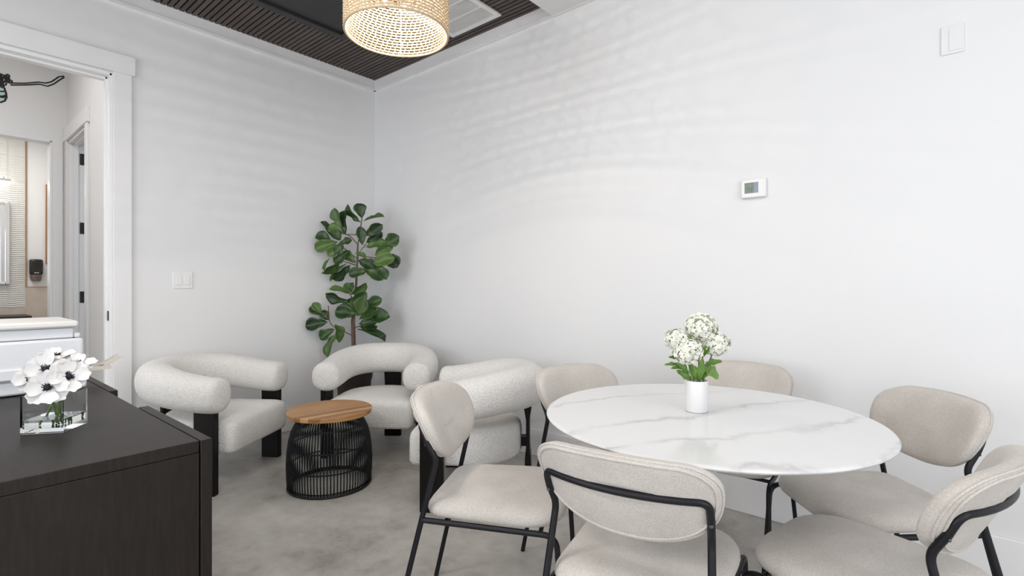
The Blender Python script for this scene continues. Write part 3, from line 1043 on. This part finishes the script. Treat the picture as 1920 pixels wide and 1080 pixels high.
def orient(o, base, tip, roll=0.0, face=None):
    """local +Y runs from base to tip, local +Z towards 'face' as far as possible"""
    yv = (Vector(tip) - Vector(base)).normalized()
    f = Vector(face) if face is not None else Vector((0, 0, 1))
    xv = yv.cross(f)
    if xv.length < 1e-4: xv = yv.cross(Vector((1, 0, 0)))
    xv.normalize(); zv = xv.cross(yv)
    R = Matrix((xv, yv, zv)).transposed()
    R = R @ Matrix.Rotation(roll, 3, 'Y')
    o.matrix_local = Matrix.Translation(base) @ R.to_4x4()


hyd_px = [((1314, 615), 0.0, 0.049), ((1270, 636), -0.005, 0.037), ((1289, 658), -0.035, 0.043), ((1343, 645), -0.01, 0.040), ((1322, 640), 0.025, 0.044)]
hyd_lab = ['white hydrangea at the top of the bunch in the ceramic vase', 'white hydrangea at the far left of the bunch in the ceramic vase', 'large white hydrangea hanging low at the front left of ceramic vase', 'white hydrangea at the right of the bunch in the ceramic vase', 'white hydrangea at the back centre of the bunch in ceramic vase']
rg = random.Random(11)
for i, ((px, py), dd, R_) in enumerate(hyd_px):
    ctr = at_depth(px, py, vd + dd) - Vector((VX, VY, 0.75))
    h = tag(empty('hydrangea', (VX, VY, 0.75)), hyd_lab[i], 'flower', 'white hydrangeas in the ceramic vase')
    b = MB()
    a = rg.uniform(0, 2 * PI)
    foot = Vector((0.014 * math.cos(a), 0.014 * math.sin(a), 0.032)); neck = Vector((ctr.x * 0.35, ctr.y * 0.35, 0.098))
    b.tube([foot, foot.lerp(neck, 0.5), neck, neck.lerp(ctr, 0.5) + Vector((0, 0, 0.006)), ctr], 0.0024, 6)
    b.build('stem', M['stem'], h, True)
    b = MB()
    nf = 190
    for k in range(nf):
        z = 1 - 2 * (k + 0.5) / nf
        an = k * 2.39996 + rg.uniform(-0.2, 0.2)
        r0 = math.sqrt(1 - z * z)
        d = Vector((r0 * math.cos(an), r0 * math.sin(an), z))
        rr = R_ * rg.uniform(0.86, 1.06)
        d2 = Vector((d.x, d.y, d.z * 0.88))
        c0 = ctr + d2 * rr
        u = d.orthogonal().normalized(); w = d.cross(u)
        ps = 0.0078 * rg.uniform(0.85, 1.15); rot = rg.uniform(0, PI / 2)
        tl = Vector((rg.uniform(-.4, .4), rg.uniform(-.4, .4), rg.uniform(-.4, .4)))
        dn = (d + tl).normalized(); u = dn.orthogonal().normalized(); w = dn.cross(u)
        for q in range(4):
            aa = rot + q * PI / 2
            e1 = u * math.cos(aa) + w * math.sin(aa); e2 = u * -math.sin(aa) + w * math.cos(aa)
            b.add([c0, c0 + e1 * ps * 0.55 + e2 * ps * 0.48 + dn * 0.0012, c0 + e1 * ps * 1.05 + dn * 0.0002 + e2 * 0.2 * ps, c0 + e1 * ps * 1.05 - e2 * 0.2 * ps, c0 + e1 * ps * 0.55 - e2 * ps * 0.48 + dn * 0.0012], [(0, 1, 2, 3, 4)])
        b.tube([ctr + d2 * rr * 0.2, c0], 0.0007, 3, cap=False)
    b.lathe([(0.0001, -R_ * 0.66), (R_ * 0.5, -R_ * 0.45), (R_ * 0.72, 0), (R_ * 0.5, R_ * 0.45), (0.0001, R_ * 0.66)], 12, Matrix.Translation(ctr))
    fl = b.build('florets', M['hydrangea'], h, True)
    fl['kind'] = 'stuff'
    lv_ = {0: [((1318, 668), (1326, 648), 0.010), ((1303, 642), (1290, 626), 0.006), ((1305, 630), (1313, 622), 0.005)],
           1: [((1272, 684), (1250, 680), 0.007), ((1268, 672), (1257, 668), 0.006), ((1290, 700), (1274, 680), 0.010)],
           2: [((1296, 712), (1274, 695), 0.012), ((1303, 712), (1295, 680), 0.012), ((1286, 690), (1262, 686), 0.009), ((1308, 712), (1304, 690), 0.011)],
           3: [((1322, 684), (1352, 674), 0.011), ((1318, 684), (1350, 708), 0.017), ((1314, 712), (1328, 690), 0.010)],
           4: [((1312, 712), (1316, 676), 0.011)]}[i]
    for bp, tp, W in lv_:
        d0 = rg.uniform(-0.03, -0.01)
        B_ = at_depth(bp[0], bp[1], vd + d0 * 0.5) - Vector((VX, VY, 0.75)); T_ = at_depth(tp[0], tp[1], vd + d0 - 0.012) - Vector((VX, VY, 0.75))
        L = (T_ - B_).length
        o = put('leaf', fresh_leaf_mesh(L, W), M['fresh_leaf'], h)
        orient(o, B_, T_, rg.uniform(-0.3, 0.3), (CAM - Vector((VX, VY, 0.9))).normalized() + Vector((0, 0, 0.6)))

# ------------------------------------------------------------------ bouclé armchair
def make_armchair():
    root = empty('armchair')
    R0, RT, RA = 0.302, 0.110, 0.096
    # roll: horseshoe of thick tube, arms sloping down to the front
    pts = []
    ye = 0.190
    n_arm, n_arc = 8, 28
    path = []
    for i in range(n_arm):
        path.append((R0, ye - ye * i / n_arm))
    for i in range(n_arc + 1):
        a = PI * i / n_arc
        path.append((R0 * math.cos(a), -R0 * math.sin(a) * 1.10))
    for i in range(1, n_arm + 1):
        path.append((-R0, ye * i / n_arm))

    def zc(y):
        t = (y + R0) / (ye + R0)
        t = max(0.0, min(1.0, t))
        return 0.596 - 0.056 * (t * t * (3 - 2 * t))
    cl = [Vector((x, y, zc(y))) for x, y in path]
    n = 26
    lo = []
    L = len(cl)

    def ring(p, t, ra, rb):
        t = t.normalized(); a = Vector((0, 0, 1)); a = (a - t * t.z).normalized(); b = t.cross(a)
        rr = []
        for k in range(n):
            c_, s_ = math.cos(2 * PI * k / n), math.sin(2 * PI * k / n)
            # soft square section
            c2 = math.copysign(abs(c_) ** 0.86, c_); s2 = math.copysign(abs(s_) ** 0.86, s_)
            rr.append(p + a * c2 * ra + b * s2 * rb)
        return rr
    t0 = cl[0] - cl[1]; t1 = cl[-1] - cl[-2]
    capseq = [(0.040, 0.02), (0.039, 0.50), (0.034, 0.74), (0.025, 0.89), (0.013, 0.97)]
    for d, s in capseq:
        lo.append(ring(cl[0] + t0.normalized() * d, -t0, RA * s, RA * 0.98 * s))
    for i in range(L):
        t = cl[min(i + 1, L - 1)] - cl[max(i - 1, 0)]
        rv = RT + (RA - RT) * max(0.0, min(1.0, (cl[i].y + R0) / (ye + R0)))
        lo.append(ring(cl[i], t, rv, rv * 0.96))
    for d, s in capseq[::-1]:
        lo.append(ring(cl[-1] + t1.normalized() * d, t1, RA * s, RA * 0.98 * s))
    b = MB(); b.loops(lo)
    b.build('roll_backrest', M['boucle'], root, True, 75)
    # seat: straight front, rounded back
    co = [(0.285, 0.275), (-0.285, 0.275)]
    for i in range(15):
        a = PI + PI * i / 14
        co.append((0.285 * math.cos(a), -0.03 + 0.27 * math.sin(a)))
    base = rounded_poly(co, [0.05, 0.05] + [0.02] * 15, 4)
    base = densify(base, 0.03)
    prof = [(0.03, 0.215), (0.008, 0.219), (0.0, 0.235), (0.0, 0.30), (0.001, 0.355), (0.006, 0.374), (0.018, 0.389), (0.04, 0.398), (0.09, 0.405), (0.15, 0.410), (0.22, 0.412), (0.26, 0.412)]
    b = MB(); b.loops([[Vector((x, y, z)) for x, y in scaled(base, i, 0.285, 0.285, 0, -0.01)] for i, z in prof])
    b.build('seat', M['boucle'], root, True, 60)
    # three slab legs
    for s in (-1, 1):
        o = box('leg', s * 0.318 - 0.021, s * 0.318 + 0.021, 0.08, 0.198, 0.0, 0.455, M['black_wood'], root, 0.004)
    # rear leg: slab with a wider head under the roll and a wider foot
    o = MB()
    w0 = 0.062
    yc_ = -0.335
    o.loops([[Vector((sx * w0, yc_ + sy_ * th2, z)) for sx, sy_ in ((-1, -1), (1, -1), (1, 1), (-1, 1))] for z, th2 in
             ((0.0, 0.017), (0.19, 0.016), (0.25, 0.0095), (0.40, 0.0095), (0.455, 0.019), (0.50, 0.023))])
    o = o.build('leg', M['black_wood'], root); bevel(o, 0.003)
    o = box('underframe', -0.31, 0.31, 0.10, 0.15, 0.25, 0.30, M['black_wood'], root)
    o = box('underframe', -0.03, 0.03, -0.33, 0.10, 0.25, 0.30, M['black_wood'], root)
    return root


ac = make_armchair()
for i, (x, y, a, lab) in enumerate((
        (0.562, -1.496, -55.0, 'white bouclé armchair on black slab legs beside the dark cabinet'),
        (0.929, -0.603, -142.0, 'white bouclé armchair in the corner, in front of the fig tree'),
        (1.874, -0.672, 126.0, 'white bouclé armchair seen from behind, beside the dining chair'))):
    o = ac if i == 0 else copy_tree(ac)
    o.location = (x, y, 0); o.rotation_euler = (0, 0, math.radians(a))
    tag(o, lab, 'armchair', 'white bouclé armchairs round the side table')

# ------------------------------------------------------------------ rattan side table
SXc, SYc = 1.223, -1.152
st = tag(empty('side_table', (SXc, SYc, 0), math.radians(82)), 'black rattan side table with round wooden top', 'side table')
prof = [(0.226, 0.012), (0.230, 0.07), (0.232, 0.14), (0.228, 0.21), (0.220, 0.27), (0.207, 0.32), (0.188, 0.358), (0.172, 0.385), (0.165, 0.405)]
NR = 84
rod = MB(); rod.tube([(r, 0, z) for r, z in prof], 0.0036, 5)
rodm = rod.mesh('rattan_rod', True)
for k in range(NR):
    o = put('rattan_rod', rodm, M['rattan'], st); o.rotation_euler = (0, 0, 2 * PI * k / NR)


def prof_r(z):
    for (r0, z0), (r1, z1) in zip(prof, prof[1:]):
        if z0 <= z <= z1: return r0 + (r1 - r0) * (z - z0) / (z1 - z0)
    return prof[0][0] if z < prof[0][1] else prof[-1][0]


for z, r in ((0.007, 0.007), (0.02, 0.005), (0.125, 0.0042), (0.235, 0.0042), (0.345, 0.0042), (0.400, 0.007)):
    b = MB(); R_ = prof_r(z) - (0.0055 if r < 0.006 else 0)
    b.tube([(R_ * math.cos(2 * PI * k / 64), R_ * math.sin(2 * PI * k / 64), z) for k in range(64)], r, 6, closed=True)
    b.build('ring', M['rattan'], st, True)
top = empty('wooden_top'); top.parent = st; top.location = (0, 0, 0.408)
NS = 11; RTOP = 0.234; TH = 0.024
for i in range(NS):
    y0_, y1_ = -RTOP + 2 * RTOP * i / NS, -RTOP + 2 * RTOP * (i + 1) / NS
    y0_ += 0.0003; y1_ -= 0.0003
    pl_ = []
    for k in range(11):
        yy = y0_ + (y1_ - y0_) * k / 10
        pl_.append((math.sqrt(max(0, RTOP ** 2 - yy * yy)), yy))
    for k in range(10, -1, -1):
        yy = y0_ + (y1_ - y0_) * k / 10
        pl_.append((-math.sqrt(max(0, RTOP ** 2 - yy * yy)), yy))
    b = MB()
    def sc3(d): return [(x * (1 - d / RTOP), y) for x, y in pl_]
    b.loops([[Vector((x, y, z)) for x, y in sc3(d)] for d, z in ((0.003, 0.0), (0, 0.003), (0, TH - 0.003), (0.003, TH))])
    b.build('stave', M['acacia'], top)

# ------------------------------------------------------------------ fiddle-leaf fig
FD = 4.15
fb = at_depth(664, 640, FD)
FX, FY = fb.x, fb.y
fg = tag(empty('fiddle_leaf_fig', (FX, FY, 0)), 'tall fiddle leaf fig tree in the room corner', 'plant')
po = tag(empty('plant_pot', (FX, FY, 0)), 'dark brown pot of the fig tree, behind the corner armchair', 'pot')
b = MB(); b.lathe([(0.105, 0.0), (0.11, 0.01), (0.135, 0.36), (0.145, 0.40), (0.148, 0.46), (0.142, 0.465), (0.132, 0.46), (0.13, 0.40), (0.0001, 0.40)], 40)
b.build('body', M['pot'], po, True, 40)
b = MB(); b.lathe([(0.0001, 0.425), (0.06, 0.422), (0.128, 0.412)], 24, cap=False); b.build('soil', M['soil'], po, True)
FO = Vector((FX, FY, 0))


def cpt(cx, cy, dd=0.0):
    return at_depth(540 + cx / 3.377, 360 + cy / 3.377, FD + dd) - FO


b = MB()
tr = [Vector((0, 0, 0.415)), cpt(415, 960), cpt(412, 820), cpt(428, 640), cpt(434, 540), cpt(440, 420), cpt(442, 330)]
b.tube(tr, [0.021, 0.018, 0.017, 0.010, 0.0088, 0.0075, 0.0068], 10)
b.build('trunk', M['bark'], fg, True)
brs = [([(442, 340), (462, 215), (468, 160)], 0.0045, (0, -0.01, -0.03)), ([(440, 330), (400, 285), (372, 268), (335, 262)], 0.004, (0, -0.02, -0.04, -0.06)), ([(440, 272), (372, 268)], 0.003, (0, -0.03)), ([(432, 465), (360, 440), (290, 430)], 0.004, (0, -0.03, -0.05)),
       ([(436, 420), (380, 375), (320, 330)], 0.004, (0, 0.01, -0.05)), ([(440, 400), (500, 410), (560, 420)], 0.004, (0, -0.04, -0.06)), ([(445, 390), (480, 345), (495, 330)], 0.0035, (0, 0.0, 0.02)),
       ([(410, 910), (355, 885), (300, 862), (262, 828), (255, 720)], 0.004, (0, -0.03, -0.05, -0.06, -0.04)), ([(425, 860), (450, 850), (500, 850)], 0.0035, (0, -0.03, -0.04)), ([(420, 700), (390, 640)], 0.0035, (0, -0.05))]
for pp, r, dds in brs:
    b = MB(); b.tube(fillet([cpt(x, y, d) for (x, y), d in zip(pp, dds)], 0.03, 3), r, 6); b.build('branch', M['bark'], fg, True)


def fig_leaf_mesh(W, curl, wav, ph):
    """unit-length obovate leaf with wavy margin; length 1 along +Y"""
    b = MB(); n, mw = 10, 6
    vs_ = []
    for i in range(n + 1):
        t = i / n
        w = (math.sin(PI * min(1.0, t ** 1.35 * 0.97 + 0.0)) ** 0.72) * 0.5 * (1 - 0.16 * math.exp(-((t - 0.42) / 0.12) ** 2))
        if i == 0: w = 0.012
        if i == n: w = 0.06
        zc_ = curl * (t * t) * -0.35
        for j in range(-3, 4):
            s = j / 3
            z = zc_ + abs(s) ** 1.5 * w * W * 0.55 + wav * abs(s) * math.sin(t * 11 + ph + s * 1.3) * 0.035
            y_ = t - (0.05 * (s * s) if i == n else 0) + (0.03 * s * s * (i / n))
            vs_.append((s * w * W, y_, z))
    fs = []
    for i in range(n):
        for j in range(mw):
            fs.append((i * 7 + j, i * 7 + j + 1, (i + 1) * 7 + j + 1, (i + 1) * 7 + j))
    b.add(vs_, fs)
    return b


leaves = [(468, 165, 445, 75, 75), (460, 190, 362, 95, 26), (480, 185, 592, 135, 28), (490, 275, 588, 212, 45), (495, 320, 590, 262, 48), (470, 335, 460, 228, 58),
          (490, 350, 614, 322, 62), (612, 335, 692, 285, 74), (550, 400, 655, 325, 52), (535, 455, 655, 412, 82), (615, 390, 690, 470, 84), (556, 465, 622, 540, 58),
          (490, 495, 592, 545, 74), (505, 500, 390, 520, 68), (445, 430, 545, 478, 72), (430, 450, 345, 382, 62), (368, 265, 350, 122, 36), (370, 265, 258, 215, 84),
          (340, 225, 283, 112, 52), (280, 290, 220, 187, 36), (272, 305, 180, 270, 74), (315, 315, 172, 355, 76), (325, 330, 395, 302, 42), (345, 335, 255, 398, 66),
          (385, 375, 295, 445, 66), (340, 420, 232, 525, 34), (370, 455, 255, 542, 26), (392, 460, 288, 562, 38), (425, 385, 488, 408, 30), (262, 420, 222, 488, 18),
          (335, 305, 285, 255, 66), (392, 645, 270, 603, 42), (385, 640, 372, 578, 54), (398, 640, 407, 578, 24), (395, 648, 492, 594, 38), (382, 692, 240, 655, 52),
          (385, 705, 492, 648, 48), (442, 775, 303, 755, 92), (432, 772, 340, 712, 64), (444, 785, 480, 678, 78), (485, 722, 580, 678, 64), (450, 805, 562, 742, 74),
          (468, 800, 624, 778, 92), (448, 835, 545, 822, 54), (445, 850, 556, 857, 22), (440, 868, 610, 925, 46), (402, 765, 398, 678, 56), (215, 778, 136, 728, 66),
          (262, 812, 212, 757, 54), (250, 822, 116, 848, 84), (292, 868, 203, 925, 72), (312, 898, 228, 1030, 54), (298, 838, 335, 942, 38), (302, 842, 352, 886, 32),
          (210, 770, 165, 705, 50), (400, 660, 440, 740, 60), (420, 760, 520, 700, 62), (350, 330, 300, 380, 60)]
rg = random.Random(5)
for (bx_, by_, tx_, ty_, wpx) in leaves:
    dx = (bx_ + tx_) / 2 - 435
    side = rg.uniform(-0.05, 0.07)
    db = side * 0.6 - 0.03; dt = side - 0.06
    B_ = cpt(bx_, by_, db); T_ = cpt(tx_, ty_, dt)
    # keep the leaf inside the room
    for P in (B_, T_):
        P.x = max(P.x, 0.035 - FX); P.y = min(P.y, -0.035 - FY)
    L = (T_ - B_).length
    Lpx = math.hypot(tx_ - bx_, ty_ - by_)
    asp = wpx / max(Lpx, 1)
    # a leaf that shows narrow is a wide leaf seen edge-on
    true_asp = max(0.52, min(1.0, asp))
    rollang = 0.0
    if asp < true_asp: rollang = math.acos(max(0.15, asp / true_asp)) * rg.choice((-1, 1))
    mb = fig_leaf_mesh(true_asp * 1.08, rg.uniform(0.2, 0.7), rg.uniform(0.7, 1.5), rg.uniform(0, 6))
    L *= 1.06
    mb.v = [(p[0] * L, p[1] * L, p[2] * L) for p in mb.v]
    o = put('leaf', mb.mesh('leaf', True), M['leaf'], fg)
    view = (CAM - (FO + B_)).normalized()
    orient(o, B_, T_, rollang, view + Vector((rg.uniform(-.25, .25), rg.uniform(-.25, .25), rg.uniform(0.1, 0.6))))
    sm = o.modifiers.new('thick', 'SOLIDIFY'); sm.thickness = 0.0012

# ------------------------------------------------------------------ dark cabinet
KX0, KX1, KY0, KY1, KZ = 1.035, 2.474, -2.86, -2.212, 0.75
kb = tag(empty('cabinet', (0, 0, 0)), 'dark espresso wooden cabinet in the left foreground', 'cabinet')
box('top_panel', KX0, KX1 - 0.001, KY0, KY1 - 0.030, KZ - 0.03, KZ, M['desk'], kb, 0.0015)
box('side_panel', KX1 - 0.032, KX1, KY0, KY1 - 0.030, 0, KZ - 0.0305, M['desk'], kb, 0.0015)
box('side_panel', KX0, KX0 + 0.032, KY0, KY1 - 0.030, 0, KZ - 0.0305, M['desk'], kb, 0.0015)
box('back_panel', KX0 + 0.033, KX1 - 0.033, KY0, KY0 + 0.02, 0, KZ - 0.0305, M['desk'], kb)
box('bottom_panel', KX0 + 0.033, KX1 - 0.033, KY0 + 0.021, KY1 - 0.032, 0.05, 0.075, M['desk'], kb)
box('shelf', KX0 + 0.033, KX1 - 0.033, KY0 + 0.021, KY1 - 0.05, 0.38, 0.40, M['desk'], kb)
box('divider', 1.52, 1.545, KY0 + 0.021, KY1 - 0.032, 0.076, KZ - 0.031, M['desk'], kb)
box('divider', 1.91, 1.935, KY0 + 0.021, KY1 - 0.032, 0.076, KZ - 0.031, M['desk'], kb)
for x0, x1 in ((1.925, KX1), (KX0, 1.545)):
    dr = box('door', x0, x1, KY1 - 0.027, KY1, 0.03, KZ, M['desk'], kb, 0.0015)
    xm = x0 + 0.05 if x0 > 1.5 else x1 - 0.05
    hb = MB(); hb.tube(fillet([(xm, KY1 - 0.001, 0.62), (xm, KY1 + 0.02, 0.62), (xm, KY1 + 0.02, 0.50), (xm, KY1 - 0.001, 0.50)], 0.008, 3), 0.005, 8)
    hb.build('handle', M['black_metal'], dr, True, 50)
for i in range(3):
    z0 = 0.08 + i * 0.215
    d_ = box('drawer', 1.548, 1.907, KY1 - 0.062, KY1 - 0.036, z0, z0 + 0.205, M['desk'], kb, 0.0015)
    hb = MB(); hb.tube([(1.66, KY1 - 0.030, z0 + 0.15), (1.79, KY1 - 0.030, z0 + 0.15)], 0.004, 8); hb.build('handle', M['black_metal'], d_, True)

# ------------------------------------------------------------------ printer
PXf = 1.415
pr = tag(empty('printer', (PXf, -2.29, KZ)), 'white office printer standing on the dark cabinet', 'printer')
# local: x away from front is negative, y to the left is negative
box('base', -0.33, -0.012, -0.44, 0.012, 0.003, 0.052, M['printer'], pr, 0.008)
box('body', -0.34, 0.0, -0.45, 0.0, 0.053, 0.196, M['printer'], pr, 0.010)
box('paper_drawer', -0.02, 0.006, -0.41, -0.045, 0.060, 0.098, M['printer'], pr, 0.003)
box('scanner_unit', -0.34, -0.012, -0.445, -0.028, 0.198, 0.236, M['printer'], pr, 0.004)
box('scanner_unit_end', -0.33, -0.014, -0.0265, -0.008, 0.198, 0.216, M['printer'], pr, 0.004)
box('scanner_lid', -0.345, 0.006, -0.45, -0.016, 0.2375, 0.263, M['printer_lid'], pr, 0.008)
for nm, q in (('foot', (-0.03, -0.03)), ('foot', (-0.03, -0.41)), ('foot', (-0.31, -0.03)), ('foot', (-0.31, -0.41))):
    b = MB(); b.lathe([(0.012, 0), (0.013, 0.004)], 10, Matrix.Translation((q[0], q[1], 0))); b.build(nm, M['black_metal'], pr)
# side paper tray with a raised extension
b = MB()
b.box(-0.17, -0.05, 0.013, 0.095, 0.060, 0.064)
b.box(-0.17, -0.162, 0.013, 0.095, 0.064, 0.074); b.box(-0.058, -0.05, 0.013, 0.095, 0.064, 0.074)
b.build('paper_tray', M['tray'], pr)
b = MB()
T = Matrix.Translation((-0.11, 0.078, 0.066)) @ Matrix.Rotation(math.radians(32), 4, 'X')
b.box(-0.06, -0.02, 0, 0.07, 0, 0.003, T); b.box(0.008, 0.048, 0, 0.07, 0, 0.003, T)
b.build('tray_extension', M['tray'], pr)

# ------------------------------------------------------------------ glass vase with anemones
GV = Vector((2.047, -2.460, KZ))
ga = math.radians(51)
gv = tag(empty('glass_vase', GV, ga), 'clear square glass vase on the dark cabinet', 'vase')
hw, gh, gt = 0.0505, 0.102, 0.0035
b = MB()


def rect(h, z): return [Vector(p) for p in ((-h, -h, z), (h, -h, z), (h, h, z), (-h, h, z))]


b.loops([rect(hw - 0.001, 0.0005), rect(hw, 0.0015), rect(hw, gh - 0.001), rect(hw - 0.001, gh), rect(hw - gt + 0.001, gh), rect(hw - gt, gh - 0.001), rect(hw - gt, 0.014)])
b.build('glass', M['glass'], gv)
b = MB(); b.loops([rect(hw - gt - 0.0004, 0.0144), rect(hw - gt - 0.0004, 0.036)]); b.build('water', M['water'], gv)

an = [((86, 694), -0.01, 0.047, True), ((60, 712), -0.015, 0.042, True), ((89, 728), -0.055, 0.049, True), ((129, 707), -0.02, 0.046, True), ((104, 672), 0.035, 0.044, False), ((146, 686), 0.03, 0.042, False)]
anl = ['white anemone with dark eye at the upper centre of glass vase bunch', 'white anemone with dark eye at the left of the glass vase bunch', 'large white anemone with dark eye lowest at the front of the bunch', 'white anemone with dark eye at the right of the glass vase bunch', 'white anemone turned away at the top back of the bunch', 'white anemone turned away at the back right of the bunch']
gd = (GV - CAM).dot(Vector((-sY, cY, 0)))
rg = random.Random(21)


def petal_mesh(L, W, cup):
    b = MB(); n = 6; vs_ = []
    for i in range(n + 1):
        t = i / n
        w = W * (math.sin(PI * (0.10 + 0.80 * t)) ** 0.75) * (0.35 + 0.75 * t)
        if i == n: w *= 0.62
        for j in range(-2, 3):
            s = j / 2
            vs_.append((s * w, t * L - (0.10 * L * s * s if i == n else 0), cup * (t ** 1.6) * L + 0.25 * w * s * s + 0.04 * L * math.sin(t * 7 + s * 3)))
    fs = []
    for i in range(n):
        for j in range(4): fs.append((i * 5 + j, i * 5 + j + 1, (i + 1) * 5 + j + 1, (i + 1) * 5 + j))
    b.add(vs_, fs); return b.mesh('petal', True)


tocam = (CAM - (GV + Vector((0, 0, 0.14)))).normalized()
for i, ((px, py), dd, R_, eye) in enumerate(an):
    ctr = at_depth(px, py, gd + dd) - GV
    outw = Vector((ctr.x, ctr.y, 0))
    face = (tocam * 0.9 + Vector((0, 0, 0.35)) + outw * 3.0) if eye else (Vector((0, 0, 1.0)) + outw * 3 + tocam * 0.45)
    face.normalize()
    e = tag(empty('anemone', GV), anl[i], 'flower', 'white anemones in the glass vase')
    b = MB()
    ft = Vector((rg.uniform(-0.024, 0.024), rg.uniform(-0.024, 0.024), 0.016))
    nk = Vector((ctr.x * 0.3, ctr.y * 0.3, 0.085))
    b.tube(fillet([ft, nk, ctr - face * 0.02, ctr - face * 0.004], 0.02, 4), 0.0026, 7); b.build('stem', M['stem'], e, True)
    xv = face.orthogonal().normalized(); yv = face.cross(xv)
    npet = 8
    for k in range(npet):
        inner = k % 2
        a = 2 * PI * k / npet + rg.uniform(-0.12, 0.12)
        dirv = xv * math.cos(a) + yv * math.sin(a)
        o = put('petal', petal_mesh(R_ * rg.uniform(0.9, 1.08), R_ * 0.52, 0.16 + 0.10 * inner), M['anemone'], e)
        zv = face; xx = dirv.cross(zv); Rm = Matrix((xx, dirv, zv)).transposed()
        o.matrix_local = Matrix.Translation(ctr + face * (0.001 + 0.003 * inner)) @ Rm.to_4x4()
    b = MB()
    T = Matrix.Translation(ctr + face * 0.004) @ Matrix((xv, yv, face)).transposed().to_4x4()
    b.lathe([(0.0001, 0.010), (0.005, 0.009), (0.0075, 0.005), (0.008, 0.0)], 14, T)
    for k in range(34):
        a = rg.uniform(0, 2 * PI); r_ = rg.uniform(0.008, 0.0135)
        p1 = T @ Vector((r_ * math.cos(a), r_ * math.sin(a), 0.0075 + rg.uniform(0, 0.004)))
        b.tube([T @ Vector((0.004 * math.cos(a), 0.004 * math.sin(a), 0.002)), p1], [0.0004, 0.0011], 4)
    b.build('flower_eye', M['anemone_eye'], e, True)
